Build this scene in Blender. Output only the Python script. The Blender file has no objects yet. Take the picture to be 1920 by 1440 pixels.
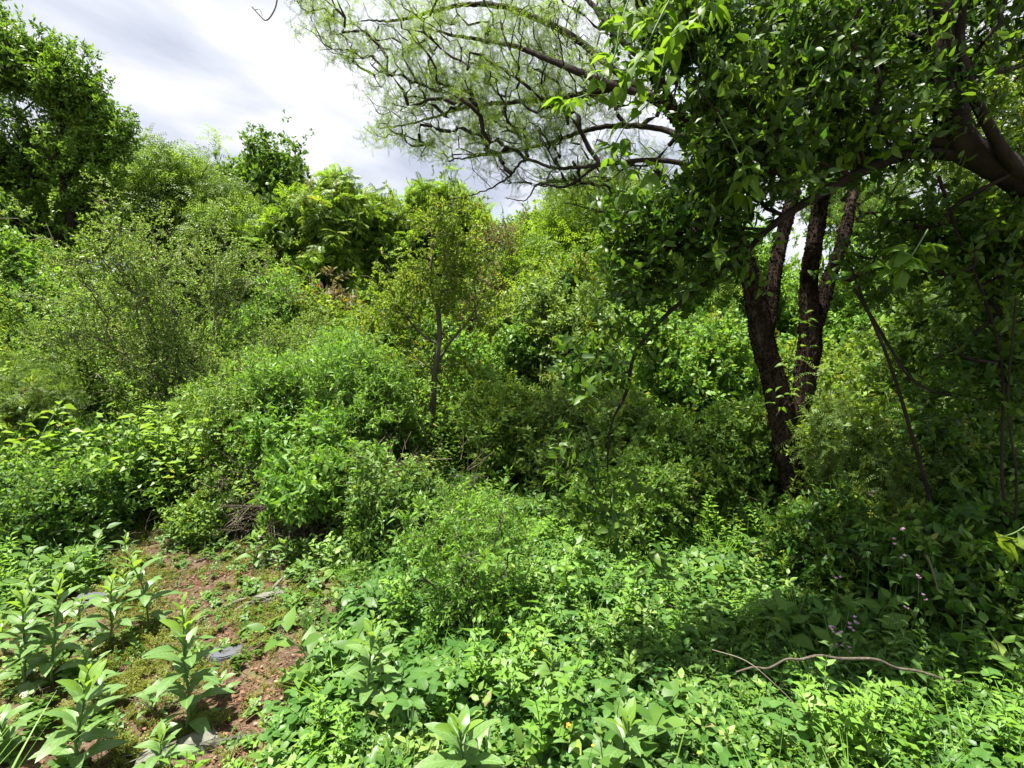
import bpy, math, random
import numpy as np
from mathutils import Vector, Matrix, noise as mnoise

SC = bpy.context.scene
COL = SC.collection
R = math.radians
rnd = random.Random(7)

# ------------------------------------------------------------------ camera
F = 960.0                      # focal length in photo pixels (1920 wide)
CAMZ = 1.6
PITCH = R(-4.6)
cam_d = bpy.data.cameras.new('camera'); cam = bpy.data.objects.new('camera', cam_d); COL.objects.link(cam)
cam_d.sensor_width = 36; cam_d.lens = 36 * F / 1920; cam_d.clip_end = 2000; cam_d.clip_start = 0.05
cam.location = (0, 0, CAMZ); cam.rotation_euler = (R(90) + PITCH, 0, 0)
SC.camera = cam

# ------------------------------------------------------------------ light
SUN = Vector((-0.24, 0.0, 0.95)).normalized()
sd = bpy.data.lights.new('sun', 'SUN'); so = bpy.data.objects.new('sun', sd); COL.objects.link(so)
sd.energy = 4.6; sd.angle = R(0.7); sd.color = (1.0, 0.95, 0.86)
so.rotation_euler = (-SUN).to_track_quat('-Z', 'Y').to_euler()
SC.view_settings.view_transform = 'Standard'
SC.view_settings.look = 'None'
SC.view_settings.exposure = 2.05
SC.view_settings.gamma = 1.0
SC.view_settings.use_curve_mapping = False
cy = SC.cycles
cy.use_denoising = True
cy.max_bounces = 8; cy.diffuse_bounces = 6; cy.glossy_bounces = 2; cy.transmission_bounces = 6; cy.transparent_max_bounces = 4
cy.caustics_reflective = False; cy.caustics_refractive = False
cy.sample_clamp_indirect = 4.0

def N(nt, typ, **kw):
    n = nt.nodes.new(typ)
    for k, v in kw.items():
        setattr(n, k, v)
    return n

world = bpy.data.worlds.new('World'); SC.world = world; world.use_nodes = True
wn = world.node_tree; wn.nodes.clear(); L = wn.links.new
out = N(wn, 'ShaderNodeOutputWorld'); bg = N(wn, 'ShaderNodeBackground'); bg.inputs[1].default_value = 0.09
sky = N(wn, 'ShaderNodeTexSky', sky_type='NISHITA'); sky.sun_disc = False
sky.sun_elevation = math.asin(SUN.z); sky.sun_rotation = math.atan2(SUN.x, SUN.y); sky.air_density = 1.2; sky.dust_density = 1.5
tc = N(wn, 'ShaderNodeTexCoord'); sp = N(wn, 'ShaderNodeSeparateXYZ'); L(tc.outputs['Generated'], sp.inputs[0])
za = N(wn, 'ShaderNodeMath', operation='MAXIMUM'); L(sp.outputs[2], za.inputs[0]); za.inputs[1].default_value = 0.0
zb = N(wn, 'ShaderNodeMath', operation='ADD'); L(za.outputs[0], zb.inputs[0]); zb.inputs[1].default_value = 0.22
dx = N(wn, 'ShaderNodeMath', operation='DIVIDE'); L(sp.outputs[0], dx.inputs[0]); L(zb.outputs[0], dx.inputs[1])
dy = N(wn, 'ShaderNodeMath', operation='DIVIDE'); L(sp.outputs[1], dy.inputs[0]); L(zb.outputs[0], dy.inputs[1])
cx = N(wn, 'ShaderNodeCombineXYZ'); L(dx.outputs[0], cx.inputs[0]); L(dy.outputs[0], cx.inputs[1])
mp = N(wn, 'ShaderNodeMapping'); L(cx.outputs[0], mp.inputs[0]); mp.vector_type = 'TEXTURE'; mp.inputs['Rotation'].default_value = (0, 0, R(55)); mp.inputs['Scale'].default_value = (1.35, .8, 1)
n1 = N(wn, 'ShaderNodeTexNoise'); L(mp.outputs[0], n1.inputs['Vector']); n1.inputs['Scale'].default_value = 2.3; n1.inputs['Detail'].default_value = 7; n1.inputs['Roughness'].default_value = 0.5; n1.inputs['Distortion'].default_value = 0.25
n2 = N(wn, 'ShaderNodeTexNoise'); L(mp.outputs[0], n2.inputs['Vector']); n2.inputs['Scale'].default_value = 0.75; n2.inputs['Detail'].default_value = 4; n2.inputs['Roughness'].default_value = 0.5
r1 = N(wn, 'ShaderNodeValToRGB'); L(n1.outputs['Fac'], r1.inputs[0])
r1.color_ramp.elements[0].position = 0.34; r1.color_ramp.elements[0].color = (1.7, 1.86, 2.25, 1)
r1.color_ramp.elements[1].position = 0.63; r1.color_ramp.elements[1].color = (3.15, 3.2, 3.42, 1)
e = r1.color_ramp.elements.new(0.5); e.color = (2.5, 2.58, 2.88, 1)
r2 = N(wn, 'ShaderNodeValToRGB'); L(n2.outputs['Fac'], r2.inputs[0])
r2.color_ramp.elements[0].position = 0.30; r2.color_ramp.elements[0].color = (0.35, 0.35, 0.35, 1)
r2.color_ramp.elements[1].position = 0.44; r2.color_ramp.elements[1].color = (1, 1, 1, 1)
mx = N(wn, 'ShaderNodeMix', data_type='RGBA'); L(r2.outputs[0], mx.inputs[0]); L(sky.outputs[0], mx.inputs[6]); L(r1.outputs[0], mx.inputs[7])
L(mx.outputs[2], bg.inputs[0]); L(bg.outputs[0], out.inputs[0])

# ------------------------------------------------------------------ measuring helpers
CR = Matrix.Rotation(R(90) + PITCH, 3, 'X')
def P(px, py, Y):
    d = CR @ Vector(((px - 960) / F, (720 - py) / F, -1.0))
    return Vector((0, 0, CAMZ)) + d * (Y / d.y)
def ground_h(x, y):
    x = np.asarray(x, float); y = np.asarray(y, float)
    near = 0.035 * np.sin(x * 1.7 + 0.6) * np.sin(y * 1.3 + 1.1) + 0.02 * np.sin(x * 4.1 + y * 2.2)
    far = 0.25 * np.sin(x * 0.21 + 1) * np.sin(y * 0.17) * np.clip((y - 6) / 12, 0, 1)
    return near + far
def gh(x, y): return float(ground_h(x, y))
def G(px, py):
    d = CR @ Vector(((px - 960) / F, (720 - py) / F, -1.0))
    t = -CAMZ / d.z
    p = Vector((0, 0, CAMZ)) + d * t
    for _ in range(3):
        t = (gh(p.x, p.y) - CAMZ) / d.z
        p = Vector((0, 0, CAMZ)) + d * t
    return p
CRi = np.array(CR.inverted())
def topx(x, y, z):
    v = np.stack([x, y, z - CAMZ], -1) @ CRi.T
    return 960 + F * v[..., 0] / -v[..., 2], 720 - F * v[..., 1] / -v[..., 2]

# ------------------------------------------------------------------ materials
def ramp(nt, fac, cols):
    r = N(nt, 'ShaderNodeValToRGB'); nt.links.new(fac, r.inputs[0])
    el = r.color_ramp.elements
    el[0].position = cols[0][0]; el[0].color = (*cols[0][1], 1)
    el[1].position = cols[-1][0]; el[1].color = (*cols[-1][1], 1)
    for p, c in cols[1:-1]:
        e = el.new(p); e.color = (*c, 1)
    return r
def leaf_mat(name, dark, light, odd=None, trans=0.42, rough=0.47, spec=0.28, oddat=0.93, gain=1.0, veins=False):
    dark, light = [(c[0]*1.42*gain, c[1]*1.22*gain, c[2]*1.15*gain) for c in (dark, light)]
    m = bpy.data.materials.new(name); m.use_nodes = True; nt = m.node_tree; nt.nodes.clear(); l = nt.links.new
    o = N(nt, 'ShaderNodeOutputMaterial'); pr = N(nt, 'ShaderNodeBsdfPrincipled'); tr = N(nt, 'ShaderNodeBsdfTranslucent'); mi = N(nt, 'ShaderNodeMixShader')
    ge = N(nt, 'ShaderNodeNewGeometry'); oi = N(nt, 'ShaderNodeObjectInfo')
    ns = N(nt, 'ShaderNodeTexNoise'); ns.inputs['Scale'].default_value = 1.6; ns.inputs['Detail'].default_value = 2
    l(ge.outputs['Position'], ns.inputs['Vector'])
    a = N(nt, 'ShaderNodeMath', operation='MULTIPLY'); l(ge.outputs['Random Per Island'], a.inputs[0]); a.inputs[1].default_value = 0.55
    b = N(nt, 'ShaderNodeMath', operation='MULTIPLY_ADD'); l(oi.outputs['Random'], b.inputs[0]); b.inputs[1].default_value = 0.45; l(a.outputs[0], b.inputs[2])
    nn = N(nt, 'ShaderNodeMath', operation='MULTIPLY_ADD'); l(ns.outputs['Fac'], nn.inputs[0]); nn.inputs[1].default_value = 0.9; nn.inputs[2].default_value = -0.45
    s = N(nt, 'ShaderNodeMath', operation='ADD', use_clamp=True); l(b.outputs[0], s.inputs[0]); l(nn.outputs[0], s.inputs[1])
    cols = [(0.05, dark), (0.75, light)]
    if odd: cols += [(oddat - 0.03, light), (oddat, odd)]
    rp = ramp(nt, s.outputs[0], cols)
    colout = rp.outputs[0]
    if veins:      # midrib and side veins in the leaf's own coordinates, and blotches
        tcv = N(nt, 'ShaderNodeTexCoord'); sx = N(nt, 'ShaderNodeSeparateXYZ'); l(tcv.outputs['Object'], sx.inputs[0])
        ab = N(nt, 'ShaderNodeMath', operation='ABSOLUTE'); l(sx.outputs[1], ab.inputs[0])
        ph = N(nt, 'ShaderNodeMath', operation='MULTIPLY_ADD'); l(ab.outputs[0], ph.inputs[0]); ph.inputs[1].default_value = -1.1; l(sx.outputs[0], ph.inputs[2])
        fr = N(nt, 'ShaderNodeMath', operation='PINGPONG'); l(ph.outputs[0], fr.inputs[0]); fr.inputs[1].default_value = .055
        lt = N(nt, 'ShaderNodeMath', operation='LESS_THAN'); l(fr.outputs[0], lt.inputs[0]); lt.inputs[1].default_value = .006
        mr = N(nt, 'ShaderNodeMath', operation='LESS_THAN'); l(ab.outputs[0], mr.inputs[0]); mr.inputs[1].default_value = .012
        mxv = N(nt, 'ShaderNodeMath', operation='MAXIMUM'); l(lt.outputs[0], mxv.inputs[0]); l(mr.outputs[0], mxv.inputs[1])
        fac = N(nt, 'ShaderNodeMath', operation='MULTIPLY'); l(mxv.outputs[0], fac.inputs[0]); fac.inputs[1].default_value = .45
        cm = N(nt, 'ShaderNodeMix', data_type='RGBA'); l(fac.outputs[0], cm.inputs[0]); l(rp.outputs[0], cm.inputs[6]); cm.inputs[7].default_value = (.2, .3, .13, 1)
        nz = N(nt, 'ShaderNodeTexNoise'); nz.inputs['Scale'].default_value = 55; l(ge.outputs['Position'], nz.inputs['Vector'])
        rz = ramp(nt, nz.outputs['Fac'], [(.62, (1, 1, 1)), (.74, (.75, .62, .5))])
        cm2 = N(nt, 'ShaderNodeMix', data_type='RGBA', blend_type='MULTIPLY'); cm2.inputs[0].default_value = 1; l(cm.outputs[2], cm2.inputs[6]); l(rz.outputs[0], cm2.inputs[7])
        colout = cm2.outputs[2]
        bv = N(nt, 'ShaderNodeBump'); bv.inputs['Strength'].default_value = .5; bv.inputs['Distance'].default_value = .004; bv.invert = True; l(fr.outputs[0], bv.inputs['Height']); l(bv.outputs[0], pr.inputs['Normal'])
    l(colout, pr.inputs['Base Color']); pr.inputs['Roughness'].default_value = rough; pr.inputs['Specular IOR Level'].default_value = spec
    mul = N(nt, 'ShaderNodeMix', data_type='RGBA', blend_type='MULTIPLY'); mul.inputs[0].default_value = 1
    l(colout, mul.inputs[6]); mul.inputs[7].default_value = (1.5, 1.45, 0.7, 1)
    l(mul.outputs[2], tr.inputs[0])
    mi.inputs[0].default_value = trans
    l(pr.outputs[0], mi.inputs[1]); l(tr.outputs[0], mi.inputs[2]); l(mi.outputs[0], o.inputs[0])
    return m
def solid_mat(name, c1, c2, scale=6, rough=0.85, stretch=(1, 1, 1), bump=0.0, spec=0.3, c3=None, detail=6):
    m = bpy.data.materials.new(name); m.use_nodes = True; nt = m.node_tree; l = nt.links.new
    pr = nt.nodes['Principled BSDF']; tcn = N(nt, 'ShaderNodeTexCoord'); mpn = N(nt, 'ShaderNodeMapping'); mpn.inputs['Scale'].default_value = stretch
    l(tcn.outputs['Object'], mpn.inputs[0])
    ns = N(nt, 'ShaderNodeTexNoise'); l(mpn.outputs[0], ns.inputs['Vector']); ns.inputs['Scale'].default_value = scale; ns.inputs['Detail'].default_value = detail; ns.inputs['Roughness'].default_value = 0.65
    cols = [(0.3, c1), (0.7, c2)]
    if c3: cols.append((0.8, c3))
    rp = ramp(nt, ns.outputs['Fac'], cols); l(rp.outputs[0], pr.inputs['Base Color'])
    pr.inputs['Roughness'].default_value = rough; pr.inputs['Specular IOR Level'].default_value = spec
    if bump:
        bm = N(nt, 'ShaderNodeBump'); bm.inputs['Strength'].default_value = bump; bm.inputs['Distance'].default_value = 0.03
        l(ns.outputs['Fac'], bm.inputs['Height']); l(bm.outputs[0], pr.inputs['Normal'])
    return m
M = {}
M['bark'] = solid_mat('dark_bark', (0.015, 0.011, 0.009), (0.058, 0.040, 0.029), 14, 0.95, (1, 1, 0.22), 1.0, 0.1, (0.085, 0.068, 0.055))
M['bark_twig'] = solid_mat('dark_twig_bark', (0.014, 0.011, 0.010), (0.04, 0.031, 0.026), 9, 0.95, spec=.1)
M['bark_lichen'] = solid_mat('lichened_bark', (0.012, 0.010, 0.008), (0.035, 0.028, 0.021), 9, 0.95, (1, 1, 0.5), 0.8, 0.1, (0.13, 0.13, 0.07))
M['bark_grey'] = solid_mat('grey_green_bark', (0.05, 0.05, 0.032), (0.14, 0.125, 0.085), 8, 0.9)
M['stem_green'] = solid_mat('green_stem', (0.06, 0.12, 0.03), (0.12, 0.2, 0.06), 8, 0.6)
M['dead'] = solid_mat('dead_wood', (0.06, 0.05, 0.036), (0.19, 0.165, 0.125), 10, 0.9, (1, 1, 0.3), 0.5)
M['litter'] = leaf_mat('dry_litter', (0.045, 0.028, 0.018), (0.15, 0.095, 0.062), (0.22, 0.18, 0.13), 0.15, 0.8, 0.2)
M['slate'] = solid_mat('grey_slate', (0.05, 0.055, 0.065), (0.085, 0.092, 0.103), 5, 0.8, (1, 1, 1), 0.3, 0.25)
M['stone'] = solid_mat('pale_stone', (0.07, 0.07, 0.05), (0.17, 0.175, 0.14), 16, 0.9, (1, 1, 1), 0.6, 0.2)
M['lf_left'] = leaf_mat('leaf_left_tree', (0.045, 0.115, 0.016), (0.11, 0.215, 0.028))
M['lf_feather'] = leaf_mat('leaf_feathery', (0.060, 0.135, 0.022), (0.13, 0.235, 0.05), trans=0.5)
M['lf_featherY'] = leaf_mat('leaf_feathery_lime', (0.075, 0.17, 0.015), (0.16, 0.29, 0.03), trans=0.5)
M['lf_round'] = leaf_mat('leaf_round_tree', (0.035, 0.095, 0.018), (0.10, 0.2, 0.03))
M['lf_pinn'] = leaf_mat('leaf_pinnate', (0.055, 0.135, 0.016), (0.125, 0.23, 0.028), (0.24, 0.17, 0.04), 0.5)
M['lf_yellow'] = leaf_mat('leaf_lime', (0.070, 0.15, 0.018), (0.145, 0.235, 0.03), (0.24, 0.17, 0.04), 0.5)
M['lf_thorn'] = leaf_mat('leaf_grey_green', (0.070, 0.145, 0.030), (0.145, 0.25, 0.065), (0.2, 0.21, 0.08), 0.4)
M['lf_bright'] = leaf_mat('leaf_fresh', (0.055, 0.15, 0.022), (0.125, 0.26, 0.045), trans=0.45)
M['lf_mid'] = leaf_mat('leaf_mid_green', (0.055, 0.135, 0.020), (0.125, 0.235, 0.042), (0.2, 0.21, 0.05))
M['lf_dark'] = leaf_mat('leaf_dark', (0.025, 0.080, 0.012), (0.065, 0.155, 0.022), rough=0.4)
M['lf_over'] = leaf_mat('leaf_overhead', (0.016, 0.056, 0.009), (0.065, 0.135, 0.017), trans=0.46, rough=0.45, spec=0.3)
M['lf_vine'] = leaf_mat('leaf_vine', (0.08, 0.20, 0.015), (0.13, 0.27, 0.03), trans=0.55, gain=.62)
M['lf_autumn'] = leaf_mat('leaf_turning', (0.20, 0.17, 0.03), (0.30, 0.13, 0.04), trans=0.5, gain=.7)
M['lf_pink'] = leaf_mat('leaf_dry_pinkish', (0.075, 0.085, 0.045), (0.13, 0.125, 0.075), trans=0.4)
M['lf_herb'] = leaf_mat('leaf_herb', (0.075, 0.19, 0.045), (0.13, 0.27, 0.075), trans=0.35, rough=0.4, spec=0.45, gain=.62, veins=True)
M['lf_herbtop'] = leaf_mat('leaf_herb_top', (0.11, 0.25, 0.03), (0.18, 0.36, 0.05), trans=0.45, gain=.62, veins=True)
M['lf_cover'] = leaf_mat('leaf_ground_cover', (0.05, 0.14, 0.025), (0.12, 0.255, 0.05), (0.2, 0.28, 0.05), 0.42, gain=.68)
M['lf_coverD'] = leaf_mat('leaf_ground_cover_deep', (0.035, 0.12, 0.025), (0.085, 0.22, 0.045), trans=0.42, rough=0.4, gain=.68)
M['lf_weed'] = leaf_mat('leaf_large_weed', (0.035, 0.12, 0.025), (0.085, 0.22, 0.045), trans=0.42, rough=0.4, veins=True, gain=.66)
M['lf_weed2'] = leaf_mat('leaf_large_weed_light', (0.06, 0.16, 0.025), (0.12, 0.25, 0.05), trans=0.42, rough=0.4, veins=True, gain=.66)
M['lf_moss'] = leaf_mat('leaf_mat', (0.10, 0.15, 0.022), (0.21, 0.27, 0.05), (0.28, 0.22, 0.09), 0.4, gain=.62)
M['fl_pink'] = solid_mat('pink_petal', (0.36, 0.20, 0.33), (0.52, 0.36, 0.47), 20, 0.6)
M['fl_purple'] = solid_mat('lilac_petal', (0.26, 0.18, 0.45), (0.42, 0.32, 0.6), 20, 0.6)
M['fl_orange'] = solid_mat('orange_petal', (0.75, 0.22, 0.02), (0.8, 0.4, 0.04), 20, 0.6)
M['fl_yellow'] = solid_mat('yellow_petal', (0.7, 0.5, 0.02), (0.8, 0.65, 0.05), 20, 0.6)
M['fl_red'] = solid_mat('red_petal', (0.5, 0.03, 0.05), (0.6, 0.06, 0.08), 20, 0.6)

# ------------------------------------------------------------------ mesh helpers
def quad_mesh(name, V, Q, mat, smooth=True):
    me = bpy.data.meshes.new(name)
    V = np.ascontiguousarray(V, np.float32); Q = np.ascontiguousarray(Q, np.int32)
    me.vertices.add(len(V)); me.vertices.foreach_set('co', V.ravel())
    me.loops.add(Q.size); me.loops.foreach_set('vertex_index', Q.ravel())
    me.polygons.add(len(Q)); me.polygons.foreach_set('loop_start', np.arange(0, Q.size, Q.shape[1], dtype=np.int32))
    if smooth: me.polygons.foreach_set('use_smooth', np.ones(len(Q), bool))
    me.update(calc_edges=True)
    if mat: me.materials.append(mat)
    return me
def link(name, data, parent=None, kind=None):
    o = bpy.data.objects.new(name, data); COL.objects.link(o)
    if parent is not None: o.parent = parent
    if kind: o['kind'] = kind
    return o
def thing(name, label, cat, loc=(0, 0, 0), group=None, rotz=0):
    o = bpy.data.objects.new(name, None); COL.objects.link(o); o.location = loc; o.rotation_euler = (0, 0, rotz)
    o.empty_display_size = 0.1
    o['label'] = label; o['category'] = cat
    if group: o['group'] = group
    return o
def tag(o, label, cat, group=None):
    o['label'] = label; o['category'] = cat
    if group: o['group'] = group
    return o

def tubes(polys, sides=5, rough=0.0, seed=0):
    """polys: list of (pts Nx3, radii N) -> V, Q"""
    byn = {}
    for p, r in polys: byn.setdefault(len(p), []).append((p, r))
    Vs = []; Qs = []; off = 0
    rg = np.random.RandomState(seed)
    for n, lst in byn.items():
        if n < 2: continue
        A = np.array([p for p, _ in lst], float); Rr = np.array([r for _, r in lst], float)
        m = len(lst)
        T = np.gradient(A, axis=1); T /= np.linalg.norm(T, axis=2, keepdims=True) + 1e-9
        over = A[:, -1] - A[:, 0]; over /= np.linalg.norm(over, axis=1, keepdims=True) + 1e-9
        ref = np.where(np.abs(over[:, 2:3]) > 0.8, np.array([[1., 0, 0]]), np.array([[0, 0, 1.]]))[:, None, :]
        Nn = np.cross(T, ref); Nn /= np.linalg.norm(Nn, axis=2, keepdims=True) + 1e-9
        B = np.cross(T, Nn)
        an = np.arange(sides) / sides * 2 * np.pi
        c = np.cos(an)[None, None, :, None]; s = np.sin(an)[None, None, :, None]
        rr = Rr[:, :, None, None]
        if rough: rr = rr * (1 + rough * (rg.rand(m, n, sides, 1) - 0.5))
        V = A[:, :, None, :] + rr * (c * Nn[:, :, None, :] + s * B[:, :, None, :])
        i = np.arange(m)[:, None, None] * (n * sides); j = np.arange(n - 1)[None, :, None] * sides; k = np.arange(sides)[None, None, :]; k2 = (k + 1) % sides
        Q = np.stack([i + j + k, i + j + k2, i + j + sides + k2, i + j + sides + k], -1).reshape(-1, 4) + off
        Vs.append(V.reshape(-1, 3)); Qs.append(Q); off += m * n * sides
    return np.concatenate(Vs), np.concatenate(Qs)
def tube_obj(name, polys, mat, parent=None, sides=5, kind=None, rough=0.0, origin=None):
    V, Q = tubes(polys, sides, rough)
    if origin is not None: V = V - np.array(origin)
    return link(name, quad_mesh(name, V, Q, mat), parent, kind)
def spline(pts, k=4):
    """Catmull-Rom through rows of any width"""
    p = np.array(pts, float)
    if len(p) < 3: 
        t = np.linspace(0, 1, k + 1)[:, None]; return p[0] * (1 - t) + p[1] * t
    q = np.vstack([2 * p[0] - p[1], p, 2 * p[-1] - p[-2]])
    o = []
    for i in range(1, len(q) - 2):
        for t in np.arange(k) / k:
            o.append(0.5 * ((2 * q[i]) + (-q[i-1] + q[i+1]) * t + (2*q[i-1] - 5*q[i] + 4*q[i+1] - q[i+2]) * t*t + (-q[i-1] + 3*q[i] - 3*q[i+1] + q[i+2]) * t**3))
    o.append(p[-1]); return np.array(o)

# ------------------------------------------------------------------ leaves and sprigs
def leaf_faces(L, W, kind='oval', fold=0.18, curl=0.15, lift=0.0):
    """a leaf in the XY plane growing along +X, normal +Z; returns verts, faces"""
    if kind == 'card':
        return [(0, 0, 0), (L*.45, W/2, fold*W), (L, 0, -curl*L), (L*.45, -W/2, fold*W)], [(0, 3, 2, 1)]
    rows = {'oval': [(0, .0), (.22, .8), (.5, 1), (.78, .72), (1, 0)], 'hero': [(0, .03), (.12, .35), (.3, .78), (.5, 1), (.7, .92), (.87, .55), (1, 0)],
            'lance': [(0, 0), (.3, .9), (.6, .85), (1, 0)], 'ovate': [(0, .0), (.15, .85), (.4, 1), (.7, .62), (1, 0)], 'round': [(0, .15), (.2, .85), (.55, 1), (.85, .75), (1, .1)]}[kind]
    V = []; Fc = []
    for i, (t, w) in enumerate(rows):
        z = -curl * L * t * t + lift * L * math.sin(math.pi * t)
        wy = w * W / 2 * (1 + 0.06 * math.sin(i * 2.7))
        V += [(L*t, wy, z + fold*wy), (L*t, 0, z), (L*t, -wy, z + fold*wy)]
    for i in range(len(rows) - 1):
        a = i * 3
        Fc += [(a, a+1, a+4, a+3), (a+1, a+2, a+5, a+4)]
    return V, Fc
class Proto:
    def __init__(s): s.V = []; s.F = []; s.mi = []
    def add(s, V, Fc, mtx=None, mi=0):
        b = len(s.V)
        s.V += [tuple(mtx @ Vector(v)) if mtx is not None else tuple(v) for v in V]
        s.F += [tuple(b + i for i in f) for f in Fc]; s.mi += [mi] * len(Fc)
    def stem(s, pts, r0, r1, mi=1, sides=3):
        n = len(pts); V, Q = tubes([(np.array(pts, float), np.linspace(r0, r1, n))], sides); s.add(V.tolist(), Q.tolist(), None, mi)
    def obj(s, name, mats):
        me = bpy.data.meshes.new(name); me.from_pydata(s.V, [], s.F)
        for m in mats: me.materials.append(m)
        me.polygons.foreach_set('material_index', s.mi); me.polygons.foreach_set('use_smooth', [True] * len(s.F)); me.update()
        return bpy.data.objects.new(name, me)     # not linked: only a source for scattering
def frame(pos, d, up=Vector((0, 0, 1)), roll=0.0, scale=1.0):
    d = Vector(d).normalized(); side = Vector(up).cross(d)
    if side.length < 1e-3: side = Vector((0, 1, 0))
    side.normalize(); nrm = d.cross(side)
    m = Matrix((d, side, nrm)).transposed()
    if roll: m = m @ Matrix.Rotation(roll, 3, 'X')
    m = m * scale
    m4 = m.to_4x4(); m4.translation = Vector(pos); return m4
def rv(rg, s=1.0): return Vector((rg.uniform(-s, s), rg.uniform(-s, s), rg.uniform(-s, s)))

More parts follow.
